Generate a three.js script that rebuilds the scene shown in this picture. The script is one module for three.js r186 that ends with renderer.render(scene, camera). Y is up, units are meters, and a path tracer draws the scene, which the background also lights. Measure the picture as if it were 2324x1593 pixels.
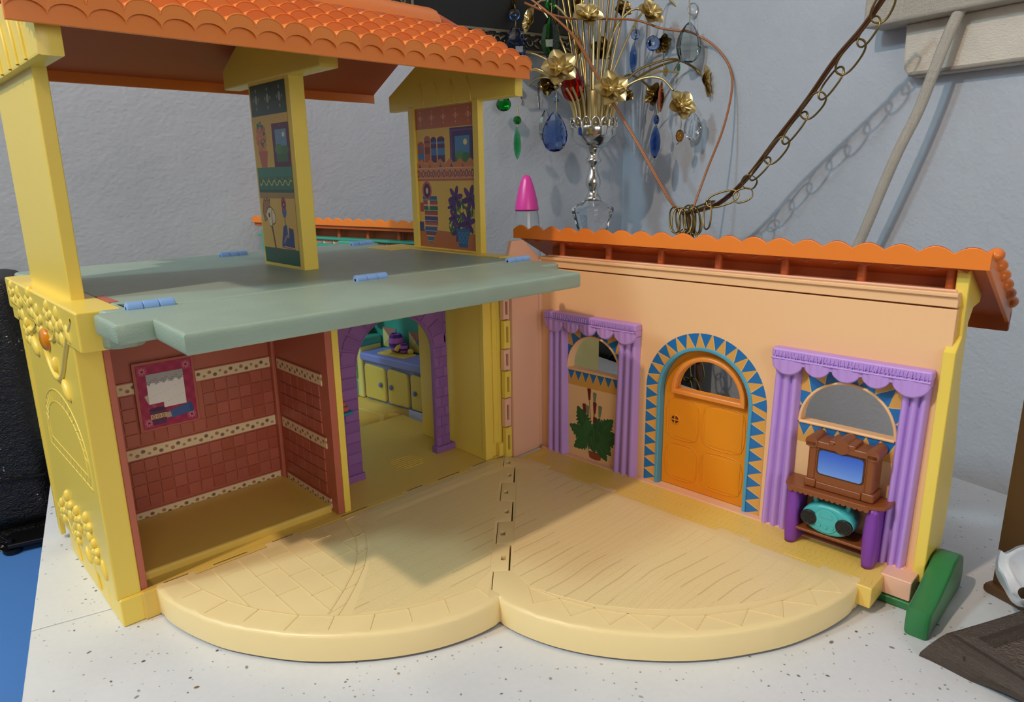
import * as THREE from 'three';
import { RoundedBoxGeometry } from 'three/addons/geometries/RoundedBoxGeometry.js';
import { RectAreaLightUniformsLib } from 'three/addons/lights/RectAreaLightUniformsLib.js';
import { mergeGeometries, toCreasedNormals } from 'three/addons/utils/BufferGeometryUtils.js';

// ---------------------------------------------------------------- camera, lights, exposure
const scene = new THREE.Scene();
const camera = new THREE.PerspectiveCamera(53.51, 2324 / 1593, 0.02, 20);
camera.position.set(-0.6365, 0.3888, 0.683);
camera.rotation.set(THREE.MathUtils.degToRad(-14.026), THREE.MathUtils.degToRad(-43.322), THREE.MathUtils.degToRad(-0.89), 'YXZ');
camera.updateMatrixWorld(true);
const renderer = new THREE.WebGLRenderer({ antialias: true });
renderer.toneMapping = THREE.LinearToneMapping;
renderer.toneMappingExposure = 1.0;
renderer.shadowMap.enabled = true;
scene.background = new THREE.Color(0x000000);

function lamp(color, intensity, pos, size) {
  const l = new THREE.PointLight(color, intensity, 0, 2);
  l.position.set(...pos); l.castShadow = true; l.shadow.radius = size / 0.02; l.shadow.mapSize.set(2048, 2048);
  l.shadow.camera.near = 0.05; l.shadow.camera.far = 6;
  scene.add(l); return l;
}
lamp(new THREE.Color(1, 0.79, 0.62), 8.2, [-1.73, 2.08, 0.14], 0.04);        // warm bulb, high on the left
lamp(new THREE.Color(0.6, 0.88, 1.0), 10.5, [-2.85, 2.38, -0.69], 0.17);     // cooler bulb, further back on the left
RectAreaLightUniformsLib.init();
const unseenFrontLight = new THREE.RectAreaLight(new THREE.Color(1, 0.95, 0.86), 1.9, 1.4, 1.1);   // out of view behind the camera, placed to light front-facing surfaces
scene.add(unseenFrontLight);

// ---------------------------------------------------------------- helpers
const PI = Math.PI, deg = PI / 180;
let seed = 7;
const rnd = () => { seed = (seed * 1664525 + 1013904223) % 4294967296; return seed / 4294967296; };
const rr = (a, b) => a + (b - a) * rnd();
const V = (x, y, z) => new THREE.Vector3(x, y, z);
const used = {};
function numbered(name) { used[name] = (used[name] ?? -1) + 1; return used[name] ? `${name}_${String(used[name]).padStart(3, '0')}` : name; }
function fin(m) { m.castShadow = true; m.receiveShadow = true; return m; }
function thing(name, label, category, pos = [0, 0, 0], group) {
  const o = new THREE.Group(); o.name = numbered(name); o.position.set(...pos);
  o.userData = { label, category }; if (group) o.userData.group = group;
  scene.add(o); return o;
}
// a mesh whose geometry is given in world coordinates; it becomes a child of parent
function part(name, geo, m, parent, label) {
  const g = Array.isArray(geo) ? merge(geo) : geo;
  let o = parent, off = V(0, 0, 0);
  while (o && o !== scene) { off.add(o.position); o = o.parent; }
  g.translate(-off.x, -off.y, -off.z);
  const me = fin(new THREE.Mesh(g, m));
  me.name = parent === scene ? numbered(name) : name;
  if (label) me.userData.label = label;
  parent.add(me); return me;
}
function merge(list) {
  const l = list.map(g => { const n = g.index ? g.toNonIndexed() : g; for (const k of Object.keys(n.attributes)) if (!['position', 'normal', 'uv'].includes(k)) n.deleteAttribute(k); return n; });
  return mergeGeometries(l);
}
function structure(name, geo, m) { const o = part(name, geo, m, scene); o.userData.kind = 'structure'; return o; }
function shp(pts) { const s = new THREE.Shape(); pts.forEach((p, i) => i ? s.lineTo(p[0], p[1]) : s.moveTo(p[0], p[1])); s.closePath(); return s; }
function rectS(a, b, c, d) { return shp([[a, b], [c, b], [c, d], [a, d]]); }
function path(pts) { const s = new THREE.Path(); pts.forEach((p, i) => i ? s.lineTo(p[0], p[1]) : s.moveTo(p[0], p[1])); s.closePath(); return s; }
// extrusion that fills [0, depth] in z with rounded edges kept inside the outline
function ext(shape, depth, b = 0.0012, seg = 2, curve = 16) {
  b = Math.min(b, depth * 0.45);
  const g = new THREE.ExtrudeGeometry(shape, { depth: depth - 2 * b, bevelEnabled: b > 0, bevelThickness: b, bevelSize: b, bevelOffset: -b, bevelSegments: seg, curveSegments: curve });
  g.translate(0, 0, b);
  const c = toCreasedNormals(g, 0.6), p = c.attributes.position, nn = c.attributes.normal, A = V(0, 0, 0), B = V(0, 0, 0), C = V(0, 0, 0);
  for (let i = 0; i < p.count; i += 3) {           // the flat faces keep their own normal
    A.fromBufferAttribute(p, i); B.fromBufferAttribute(p, i + 1).sub(A); C.fromBufferAttribute(p, i + 2).sub(A); B.cross(C).normalize();
    if (Math.abs(B.z) > 0.9999) for (let j = 0; j < 3; j++) nn.setXYZ(i + j, 0, 0, Math.sign(B.z));
  }
  return c;
}
const XY = (s, z0, d, b, seg, c) => ext(s, d, b, seg, c).translate(0, 0, z0);              // shape (x, y), from z0 to z0 + d
const ZY = (s, x1, d, b, seg, c) => ext(s, d, b, seg, c).rotateY(-PI / 2).translate(x1, 0, 0); // shape (z, y), from x1 - d to x1
const XZ = (s, y1, d, b, seg, c) => ext(s, d, b, seg, c).rotateX(PI / 2).translate(0, y1, 0);  // shape (x, z), from y1 - d to y1
function box(x0, x1, y0, y1, z0, z1, r = 0.001, s = 2) {
  const w = x1 - x0, h = y1 - y0, d = z1 - z0;
  const g = r > 0 ? new RoundedBoxGeometry(w, h, d, s, Math.min(r, w * 0.49, h * 0.49, d * 0.49)) : new THREE.BoxGeometry(w, h, d);
  return g.translate((x0 + x1) / 2, (y0 + y1) / 2, (z0 + z1) / 2);
}
function tube(pts, r, seg = 24, rad = 8, closed = false) { return new THREE.TubeGeometry(new THREE.CatmullRomCurve3(pts.map(p => p.isVector3 ? p : V(...p)), closed), seg, r, rad, closed); }
function lathe(prof, n = 32, flat = false) {
  let g = new THREE.LatheGeometry(prof.map(p => new THREE.Vector2(Math.max(p[0], 1e-5), p[1])), n);
  if (flat) { g = g.toNonIndexed(); g.computeVertexNormals(); }
  return g;
}
function grid(nu, nv, f, flip = false) {
  const p = [], uv = [], id = [];
  for (let j = 0; j <= nv; j++) for (let i = 0; i <= nu; i++) { const q = f(i / nu, j / nv); p.push(...q); uv.push(i / nu, j / nv); }
  for (let j = 0; j < nv; j++) for (let i = 0; i < nu; i++) {
    const a = j * (nu + 1) + i, b = a + 1, c = a + nu + 1, d = c + 1;
    flip ? id.push(a, c, b, b, c, d) : id.push(a, b, c, b, d, c);
  }
  const g = new THREE.BufferGeometry();
  g.setAttribute('position', new THREE.Float32BufferAttribute(p, 3)); g.setAttribute('uv', new THREE.Float32BufferAttribute(uv, 2));
  g.setIndex(id); g.computeVertexNormals(); return g;
}
const at = (px, py, d) => {   // the point that the photograph shows at (px, py), d metres in front of the lens
  const f = 1580, v = V((px - 1162) / f * d, -(py - 796.5) / f * d, -d);
  return camera.localToWorld(v);
};

// ---------------------------------------------------------------- textures
function noiseTex(n, fn, srgb = false) {
  const a = new Uint8Array(n * n * 4);
  for (let y = 0; y < n; y++) for (let x = 0; x < n; x++) { const c = fn(x, y, n); const i = (y * n + x) * 4; a[i] = c[0]; a[i + 1] = c[1]; a[i + 2] = c[2]; a[i + 3] = 255; }
  const t = new THREE.DataTexture(a, n, n, THREE.RGBAFormat); t.magFilter = THREE.LinearFilter; t.minFilter = THREE.LinearMipmapLinearFilter; t.generateMipmaps = true;
  t.wrapS = t.wrapT = THREE.RepeatWrapping; if (srgb) t.colorSpace = THREE.SRGBColorSpace; t.needsUpdate = true; return t;
}
function valueNoise(n, cell, s) {   // tileable smooth noise, 0..1
  const m = Math.max(1, Math.round(n / cell)), old = seed; seed = s;
  const g = Float32Array.from({ length: m * m }, rnd); seed = old;
  return (x, y) => {
    const u = x / n * m, v = y / n * m, i = Math.floor(u), j = Math.floor(v), a = u - i, b = v - j;
    const sa = a * a * (3 - 2 * a), sb = b * b * (3 - 2 * b), q = (p, r) => g[((r % m) + m) % m * m + ((p % m) + m) % m];
    return (q(i, j) * (1 - sa) + q(i + 1, j) * sa) * (1 - sb) + (q(i, j + 1) * (1 - sa) + q(i + 1, j + 1) * sa) * sb;
  };
}
function canvasTex(w, h, draw) {
  const c = document.createElement('canvas'); c.width = w; c.height = h; const x = c.getContext('2d'); draw(x, w, h);
  const t = new THREE.CanvasTexture(c); t.colorSpace = THREE.SRGBColorSpace; t.anisotropy = 8; return t;
}
const wallBump = (() => { const a = valueNoise(512, 5, 3), b = valueNoise(512, 18, 4), c = valueNoise(512, 2, 6); return noiseTex(512, (x, y) => { const v = 255 * (0.45 * a(x, y) + 0.35 * b(x, y) + 0.2 * c(x, y)); return [v, v, v]; }); })();
const wallTone = (() => { const a = valueNoise(512, 60, 13), b = valueNoise(512, 9, 14), c = valueNoise(512, 160, 19); return noiseTex(512, (x, y) => { const v = 236 + 8 * a(x, y) + 4 * b(x, y) + 7 * c(x, y); return [v, v, v]; }, true); })();
const grainBump = (() => { const a = valueNoise(512, 3, 23), b = valueNoise(512, 40, 24); return noiseTex(512, (x, y) => { const v = 255 * (0.6 * a(x * 0.06 * 16, y * 4) + 0.4 * b(x, y)); return [v, v, v]; }); })();
const dustTone = (() => { const a = valueNoise(512, 30, 33), b = valueNoise(512, 120, 34); return noiseTex(512, (x, y) => { const v = 238 + 10 * a(x, y) + 7 * b(x, y); return [v, v, v]; }, true); })();
const tableTex = (() => {
  const n = 2048, a = new Float32Array(n * n).fill(0), hue = new Uint8Array(n * n), old = seed; seed = 99;
  for (let k = 0; k < 4200; k++) {
    const big = rnd(), r = big > 0.93 ? rr(1.8, 3.2) : big > 0.55 ? rr(1, 1.9) : rr(0.6, 1.1), x0 = rnd() * n, y0 = rnd() * n, st = rr(0.8, 1.8), an = rnd() * PI, s = rr(0.3, 0.95), hu = rnd() > 0.85 ? 1 : 0;
    const R = Math.ceil(r * st) + 1;
    for (let dy = -R; dy <= R; dy++) for (let dx = -R; dx <= R; dx++) {
      const u = (dx * Math.cos(an) + dy * Math.sin(an)) / st, v = -dx * Math.sin(an) + dy * Math.cos(an), d = Math.hypot(u, v);
      if (d < r + 0.5) { const i = ((Math.floor(y0) + dy + n) % n) * n + (Math.floor(x0) + dx + n) % n; a[i] = Math.max(a[i], s * Math.min(1, r + 0.5 - d)); hue[i] = hu; }
    }
  }
  seed = old;
  const t = valueNoise(n, 90, 41), u = valueNoise(n, 400, 42), f = valueNoise(n, 7, 43);
  return noiseTex(n, (x, y) => {
    const i = y * n + x, k = a[i], b = 226 + 8 * t(x, y) + 10 * u(x, y) + 3 * f(x, y);
    const d = hue[i] ? [120, 92, 60] : [62, 60, 64];
    return [(b - 20) * (1 - k) + d[0] * k, (b - 16) * (1 - k) + d[1] * k, (b - 10) * (1 - k) + d[2] * k];
  }, true);
})();
const rep = (t, x, y) => { const c = t.clone(); c.repeat.set(x, y); c.wrapS = c.wrapT = THREE.RepeatWrapping; c.needsUpdate = true; return c; };
// moulded wood grain of the toy's floors: long wavering lines along x
const floorGrain = (() => {
  const n = 1024, w = valueNoise(n, 200, 51), w2 = valueNoise(n, 60, 52), k = valueNoise(n, 128, 53);
  return (light) => noiseTex(n, (x, y) => {
    const v = y + 26 * w(x, y) + 7 * w2(x, y), s = Math.sin(v * PI * 2 / 32 * (1)), s2 = Math.sin(v * PI * 2 / 14.2 + 5 * k(x, y));
    let d = Math.max(0, s - 0.93) / 0.07 * 0.6 * (k(x, y) > 0.45 ? 1 : 0.2) + Math.max(0, s2 - 0.96) / 0.04 * 0.35 * (k(y, x) > 0.5 ? 1 : 0);
    d = Math.min(1, d) * light;
    return [255 * (1 - d * 0.30), 255 * (1 - d * 0.36), 255 * (1 - d * 0.42)];
  }, true);
})();

// ---------------------------------------------------------------- materials
const M = {};
function plast(key, hex, rough = 0.4, o = {}) { return M[key] ??= new THREE.MeshPhysicalMaterial({ color: hex, roughness: rough, clearcoat: 0.12, clearcoatRoughness: 0.35, ...o }); }
function matte(key, hex, rough = 0.8, o = {}) { return M[key] ??= new THREE.MeshStandardMaterial({ color: hex, roughness: rough, ...o }); }
const yellow = plast('yellow', 0xf0d45c, 0.36);
const yellowDeep = plast('yellowDeep', 0xe2c05c, 0.42);
const cream = plast('cream', 0xf0d9a0, 0.4, { map: rep(floorGrain(0.55), 1.7, 1.7), bumpMap: rep(grainBump, 3, 3), bumpScale: 0.0003 });
const creamPlain = plast('creamPlain', 0xf0d9a0, 0.4);
const stripYellow = plast('strip', 0xe9c765, 0.42, { map: rep(floorGrain(0.6), 2.4, 2.4) });
const peach = plast('peach', 0xf4c492, 0.5);
const peachPink = plast('peachPink', 0xeebb9f, 0.5);
const pinkBath = plast('pinkBath', 0xb8634e, 0.45);
const pinkTile = plast('pinkTile', 0xb05c4c, 0.38), pinkTileB = plast('pinkTileB', 0xb6604c, 0.4), pinkTileC = plast('pinkTileC', 0xac5642, 0.38);
const orange = plast('orange', 0xee8430, 0.34), orangeB = plast('orangeB', 0xea7f2d, 0.34), orangeC = plast('orangeC', 0xf08a36, 0.36);
const roofInShaded = plast('roofInShaded', 0xb9551f, 0.5);  // roof orange toned darker: shade under the tiles put into the colour
const deckGreen = plast('deckGreen', 0x9db3a4, 0.42, { map: rep(dustTone, 3, 3), bumpMap: rep(grainBump, 4, 4), bumpScale: 0.0003 });
const hingeBlue = plast('hingeBlue', 0x85aee8, 0.4);
const purple = plast('purple', 0xbf97e6, 0.45), archPurple = plast('archPurple', 0x8d5fa6, 0.45), archPurpleB = plast('archPurpleB', 0x85589e, 0.47);
const doorOrange = plast('doorOrange', 0xe58e10, 0.4), doorRim = plast('doorRim', 0xe88e3a, 0.36);
const trimBlue = plast('trimBlue', 0x4a9fc4, 0.4);
const brown = plast('brown', 0x85471f, 0.36), legPurple = plast('legPurple', 0x7c3aa6, 0.4);
const teal = plast('teal', 0x48b4b8, 0.4), black = plast('black', 0x17181a, 0.45);
const grassGreen = plast('grassGreen', 0x2c7a42, 0.42);
const gold = new THREE.MeshStandardMaterial({ color: 0xd9c690, metalness: 0.9, roughness: 0.36 });
const goldDark = new THREE.MeshStandardMaterial({ color: 0x9a8350, metalness: 1, roughness: 0.32 });
const silver = new THREE.MeshStandardMaterial({ color: 0xdcdcd8, metalness: 1, roughness: 0.13 });
const brass = new THREE.MeshStandardMaterial({ color: 0x8f7a4e, metalness: 1, roughness: 0.34 });
const copper = plast('copper', 0xa06238, 0.35), cordBrown = plast('cordBrown', 0x5c3a22, 0.45);
function crystal(hex, dist = 0.02) { return new THREE.MeshPhysicalMaterial({ color: 0xffffff, roughness: 0.02, transmission: 1, thickness: 0.02, ior: 1.52, attenuationColor: new THREE.Color(hex), attenuationDistance: dist }); }
const cClear = crystal(0xf2f4f4, 0.4), cBlue = crystal(0x5f8fe0, 0.03), cPaleBlue = crystal(0x8fb0ee, 0.022), cGreen = crystal(0x18b048, 0.014), cRed = crystal(0xd8390c, 0.012), cAmber = crystal(0xd8962a, 0.014), cGrey = crystal(0x9aa8a6, 0.05), cDeep = crystal(0x2a5cc0, 0.012);

// ================================================================ ROOM
const TY = -0.03;                                  // table top; the toy's floors lie at y = 0
const roomTurn = -13 * deg, RC = V(0.605, 0, -0.277);
const room = g => g.rotateY(roomTurn).translate(RC.x, 0, RC.z);       // room axes: x = away through the right wall, z = out of the left wall
const rbox = (x0, x1, y0, y1, z0, z1, r = 0) => room(box(x0, x1, y0, y1, z0, z1, r));
const roomP = (x, y, z) => V(x, y, z).applyAxisAngle(V(0, 1, 0), roomTurn).add(RC);
const wallMat = matte('wall', 0xbec7d5, 0.62, { map: rep(wallTone, 2, 2), bumpMap: rep(wallBump, 7, 7), bumpScale: 0.0009 });
const unseenCeilMat = matte('ceil', 0x8f8a84, 0.9), unseenWallMat = matte('unseenWallMat', 0x66605a, 0.9), floorMat = matte('floor', 0x4a4744, 0.8);  // ceiling and far walls are out of view, dark to limit bounced light
const XR = 0.298, ZL = -0.364;                     // planes of the right and left walls
structure('wall_right', rbox(XR, XR + 0.1, -0.75, 2.7, ZL - 0.1, 2.9), wallMat);
structure('wall_left', rbox(-4.2, XR, -0.75, 2.7, ZL - 0.1, ZL), wallMat);
structure('wall_front', rbox(-4.3, XR + 0.1, -0.75, 2.7, 2.9, 3.0), unseenWallMat);
structure('wall_back', rbox(-4.3, -4.2, -0.75, 2.7, ZL - 0.1, 2.9), unseenWallMat);
structure('ceiling', rbox(-4.3, XR + 0.1, 2.7, 2.8, ZL - 0.1, 3.0), unseenCeilMat);
structure('floor', rbox(-4.3, XR + 0.1, -0.85, -0.75, ZL - 0.1, 3.0), floorMat);
{ // unseen window behind the camera, placed to light front-facing surfaces: frame, glowing curtain, light
  const p = roomP(-0.95, 0.85, 2.872), q = roomP(-0.95, 0.85, 0);
  unseenFrontLight.position.copy(p); unseenFrontLight.lookAt(q);
  structure('unseen_window_1', [rbox(-1.72, -1.65, 0.25, 1.45, 2.86, 2.9), rbox(-0.25, -0.18, 0.25, 1.45, 2.86, 2.9), rbox(-1.65, -0.25, 1.4, 1.45, 2.86, 2.9), rbox(-1.65, -0.25, 0.25, 0.3, 2.86, 2.9)], matte('unseenWinFrame', 0xd8d4cc, 0.6));
  structure('unseen_window_2', rbox(-1.65, -0.25, 0.3, 1.4, 2.88, 2.9), matte('unseenCurtainGlow', 0xe8e2d8, 0.9, { emissive: new THREE.Color(1, 0.95, 0.86), emissiveIntensity: 0.8 }));
}
// window stool and apron on the right wall
{
  const paint = matte('sillPaint', 0xd9d3c8, 0.55, { bumpMap: rep(grainBump, 2, 2), bumpScale: 0.0012, map: rep(dustTone, 3, 3) });
  structure('window_sill', rbox(XR - 0.062, XR, 0.637, 0.70, 0.372, 1.5, 0.006), paint);
  const a = ext(shp([[0.431, 0.637], [1.45, 0.637], [1.45, 0.5475], [0.452, 0.5475], [0.444, 0.551], [0.436, 0.562], [0.433, 0.58]]), 0.026, 0.004, 3).rotateY(-PI / 2).translate(XR, 0, 0);
  structure('trim_1', room(a), paint);
  const bead = tube([[XR - 0.028, 0.553, 0.448], [XR - 0.028, 0.5535, 0.9], [XR - 0.028, 0.5535, 1.44]], 0.0035, 8, 8);
  structure('trim_2', room(bead), paint);
}
// ---------------------------------------------------------------- framed picture on the left wall
{
  const o = thing('picture_frame', 'dark picture with an ornate gold and black frame on the wall behind the crystal lamp', 'picture', roomP(-0.13, 0.685, -0.364).toArray());
  const x0 = -0.3675, x1 = 0.11, y0 = 0.685, y1 = 1.15, w = 0.045, z = ZL;
  part('canvas', rbox(x0 + w, x1 - w, y0 + w, y1 - w, z + 0.004, z + 0.012), matte('canvas', 0x0b0b0a, 0.5), o);
  const fm = matte('frameBlack', 0x1c1913, 0.35), gm = new THREE.MeshStandardMaterial({ color: 0x8c8270, metalness: 0.9, roughness: 0.35 });
  for (const [a, b, c, d] of [[x0, x1, y0, y0 + w], [x0, x1, y1 - w, y1], [x0, x0 + w, y0 + w, y1 - w], [x1 - w, x1, y0 + w, y1 - w]]) part('frame_rail', rbox(a, b, c, d, z + 0.001, z + 0.022, 0.004), fm, o);
  // raised ornament: scrolls, leaves and beads along the rails
  const orn = [];
  const scroll = (cx, cy, s, an) => { const p = []; for (let k = 0; k <= 10; k++) { const t = k / 10 * 4.4, q = s * (1 - k / 13); p.push([cx + q * Math.cos(t + an), cy + q * Math.sin(t + an), z + 0.024]); } orn.push(tube(p, 0.0022, 20, 5)); };
  const leaf = (cx, cy, an) => orn.push(new THREE.SphereGeometry(1, 8, 6).scale(0.009, 0.0032, 0.003).rotateZ(an).translate(cx, cy, z + 0.0235));
  for (let k = 0; k < 14; k++) { const x = x0 + 0.03 + k * 0.032; scroll(x, y0 + w * 0.5, 0.011, k % 2 ? 0 : PI); leaf(x + 0.016, y0 + w * 0.62, 0.5); leaf(x + 0.016, y0 + w * 0.3, -0.5); leaf(x + 0.005, y0 + w * 0.85, 0); }
  for (let k = 0; k < 12; k++) { const y = y0 + 0.05 + k * 0.034; scroll(x0 + w * 0.5, y, 0.011, k % 2 ? 1.5 : -1.5); leaf(x0 + w * 0.65, y + 0.016, 2); leaf(x0 + w * 0.3, y + 0.016, 1); }
  orn.push(box(x0, x1, y0 + w - 0.006, y0 + w, z + 0.02, z + 0.026, 0.001), box(x0 + w - 0.006, x0 + w, y0 + w, y1 - w, z + 0.02, z + 0.026, 0.001), box(x0, x1, y0, y0 + 0.004, z + 0.02, z + 0.025, 0.001));
  part('ornament', room(merge(orn)), gm, o);
}
// ---------------------------------------------------------------- table
{
  const o = thing('table', 'white speckled laminate table carrying the dollhouse, with a joint across the top', 'table', [0, -0.75, 0]);
  const tm = new THREE.MeshPhysicalMaterial({ map: tableTex, roughness: 0.42, clearcoat: 0.15, clearcoatRoughness: 0.4 });
  const panel = (x0, x1, z0, z1) => { const g = ext(rectS(x0, z0, x1, z1), 0.028, 0.0012, 2).rotateX(PI / 2).translate(0, TY, 0); const uv = g.attributes.uv; for (let i = 0; i < uv.count; i++) uv.setXY(i, uv.getX(i) * 1.0, uv.getY(i) * 1.0); return room(g); };
  part('tabletop', panel(-1.1015, -0.002, -0.30, 0.4685), tm, o);
  part('tabletop', panel(-1.1015, -0.002, 0.4697, 1.25), tm, o);
  const lm = matte('tableLeg', 0x3a3a3c, 0.5);
  for (const [x, z] of [[-1.05, -0.24], [-0.05, -0.24], [-1.05, 1.2], [-0.05, 1.2]]) part('leg', rbox(x - 0.02, x + 0.02, -0.75, TY - 0.028, z - 0.02, z + 0.02, 0.003), lm, o);
}

// ================================================================ DOLLHOUSE
const H = thing('dollhouse', 'large yellow toy dollhouse with an orange tiled roof, opened out on the speckled table', 'dollhouse', [-0.25, TY, -0.1]);
const TH = 2.107 * deg;
const W = g => g.rotateY(TH);                                   // the right wing's own axes: x = outwards, z = towards its free end
// ---- base, floors and walls of the main block
part('base_floor', [box(-0.487, -0.002, -0.03, 0, -0.262, -0.012, 0.001), box(-0.488, -0.473, -0.03, 0.0, -0.03, -0.006, 0.002)], yellowDeep, H);
part('base_foot', [box(-0.5075, -0.471, TY, -0.001, -0.05, -0.0085, 0.002), box(-0.5075, -0.488, TY, -0.004, -0.215, -0.05, 0.002)], yellow, H);
const endWall = part('end_wall', [box(-0.509, -0.4868, -0.002, 0.253, -0.262, -0.0115, 0.002), box(-0.5105, -0.505, -0.024, 0.25, -0.262, -0.252, 0.001), box(-0.5105, -0.505, 0.24, 0.252, -0.29, -0.255, 0.001)], yellow, H);
part('wall_cap', [box(-0.511, -0.4755, 0.2505, 0.2855, -0.305, 0.026, 0.002)], yellow, endWall);
part('pink_liner', [box(-0.4868, -0.4805, 0, 0.252, -0.155, -0.0125, 0.001), box(-0.4756, -0.466, 0.252, 0.259, -0.05, 0.006, 0.001), box(-0.4756, -0.468, 0.28, 0.2858, -0.06, -0.012, 0.0005)], pinkBath, H);
{ // raised flowers, vine and window outline moulded on the end wall (plane x = -0.509, shapes in z and y)
  const X = -0.5095;
  const blob = (z, y, a, b, t = 0.0035, an = 0) => new THREE.SphereGeometry(1, 14, 10).scale(t, b, a).rotateX(an).translate(X, y, z);
  const vine = (pts, r = 0.0022) => tube(pts.map(p => [r < 0.0016 ? X + r * 0.55 + 0.0004 : X, p[1], p[0]]), r, 30, 7);
  const flower = (z, y, s) => { const l = [blob(z, y, s * 0.42, s * 0.42, 0.0045)]; for (let k = 0; k < 5; k++) { const a = k * 2 * PI / 5 + 0.3; l.push(blob(z + s * 0.8 * Math.cos(a), y + s * 0.8 * Math.sin(a), s * 0.52, s * 0.4, 0.004, -a)); } return l; };
  const vines = [vine([[0.008, 0.277], [-0.02, 0.258], [-0.045, 0.238], [-0.066, 0.219], [-0.085, 0.207], [-0.108, 0.205], [-0.128, 0.216], [-0.138, 0.232], [-0.142, 0.246]], 0.0028), vine([[-0.02, 0.257], [-0.03, 0.268], [-0.06, 0.262], [-0.085, 0.246], [-0.10, 0.243]]), vine([[-0.142, 0.246], [-0.17, 0.258], [-0.20, 0.268], [-0.235, 0.276]]), vine([[-0.16, 0.25], [-0.185, 0.24], [-0.215, 0.236]]), vine([[-0.29, 0.275], [-0.27, 0.262], [-0.25, 0.258]])];
  part('vine_relief', vines, yellow, endWall);
  for (const [z, y, s] of [[-0.232, 0.262, 0.017], [-0.137, 0.256, 0.015], [-0.047, 0.263, 0.016], [-0.213, 0.234, 0.013], [-0.085, 0.268, 0.013], [-0.172, 0.27, 0.014], [-0.268, 0.27, 0.012]]) part('flower_relief', flower(z, y, s), yellow, endWall);
  part('leaf_relief', [blob(-0.067, 0.199, 0.013, 0.006, 0.004, 0.8), blob(-0.012, 0.262, 0.011, 0.0055, 0.004, 0.9), blob(-0.10, 0.218, 0.008, 0.004, 0.0035, 1.4), blob(-0.19, 0.222, 0.014, 0.008, 0.004, 0.6)], yellow, endWall);
  const arch = (cx, cy, rx, ry, y0) => { const p = []; p.push([cx - rx, y0]); for (let k = 0; k <= 16; k++) { const a = PI - k * PI / 16; p.push([cx + rx * Math.cos(a), cy + ry * Math.sin(a)]); } p.push([cx + rx, y0]); return p; };
  const o = arch(-0.118, 0.13, 0.09, 0.056, 0.108), i = arch(-0.118, 0.13, 0.077, 0.043, 0.118), wl = [vine(o, 0.0013), vine(i, 0.001), vine([[-0.208, 0.108], [-0.118, 0.1082], [-0.028, 0.108]], 0.0013), vine([[-0.195, 0.119], [-0.118, 0.119], [-0.041, 0.119]], 0.001)];
  for (let k = 1; k < 17; k += 1) { const a = PI - k * PI / 17, c = Math.cos(a), s = Math.sin(a); wl.push(vine([[-0.118 + 0.078 * c, 0.13 + 0.044 * s], [-0.118 + 0.089 * Math.cos(a - 0.08), 0.13 + 0.055 * Math.sin(a - 0.08)]], 0.0008)); }
  for (let k = 0; k < 12; k++) wl.push(vine([[-0.20 + k * 0.0145, 0.109], [-0.193 + k * 0.0145, 0.118]], 0.0008));
  part('window_relief', wl, yellow, endWall);
  for (const [z, y, s] of [[-0.205, 0.026, 0.012], [-0.168, 0.045, 0.014], [-0.128, 0.043, 0.012], [-0.085, 0.05, 0.013], [-0.066, 0.03, 0.011], [-0.145, 0.02, 0.011]]) part('flower_relief', flower(z, y, s), yellow, endWall);
  part('leaf_relief', [vine([[-0.2, 0.022], [-0.17, -0.002], [-0.16, -0.02]], 0.0015), vine([[-0.09, 0.03], [-0.085, 0.0], [-0.08, -0.02]], 0.0015), blob(-0.04, 0.02, 0.011, 0.0045, 0.003, 1.2), blob(-0.105, 0.01, 0.01, 0.004, 0.003, 0.9)], yellow, endWall);
  part('button', blob(-0.124, 0.24, 0.0135, 0.012, 0.006), plast('gem', 0xd9860c, 0.2), H, 'shiny amber oval button');
}
// ---- bathroom corner
const flowerBand = canvasTex(1024, 128, (x, w, h) => {
  x.fillStyle = '#e6cfa6'; x.fillRect(0, 0, w, h); let k = 0;
  for (let p = 34; p < w; p += 60, k++) {
    const y = h / 2 + (k % 2 ? 20 : -16), big = k % 3;
    x.save(); x.translate(p, y);
    if (big === 1) { x.fillStyle = '#9a5a44'; x.beginPath(); x.arc(0, 0, 21, 0, 7); x.fill(); x.strokeStyle = '#c99a80'; x.lineWidth = 3; for (let a = 0; a < 8; a++) { x.rotate(PI / 4); x.beginPath(); x.moveTo(5, 0); x.lineTo(18, 0); x.stroke(); } }
    else { x.strokeStyle = big ? '#5a2a34' : '#8a4638'; x.lineWidth = big ? 7 : 4; for (let a = 0; a < 10; a++) { x.rotate(PI / 5); x.beginPath(); x.moveTo(6, 0); x.lineTo(big ? 24 : 19, 0); x.stroke(); } x.fillStyle = '#5a2a34'; x.beginPath(); x.arc(0, 0, 4, 0, 7); x.fill(); }
    x.restore();
  }
});
const bandMat = new THREE.MeshStandardMaterial({ map: flowerBand, roughness: 0.5 });
const flat = (w, h) => new THREE.PlaneGeometry(w, h);
function uvFrom(g, fu, fv) { const p = g.attributes.position, uv = g.attributes.uv; for (let i = 0; i < p.count; i++) uv.setXY(i, fu(p.getX(i), p.getY(i), p.getZ(i)), fv(p.getX(i), p.getY(i), p.getZ(i))); return g; }
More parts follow.
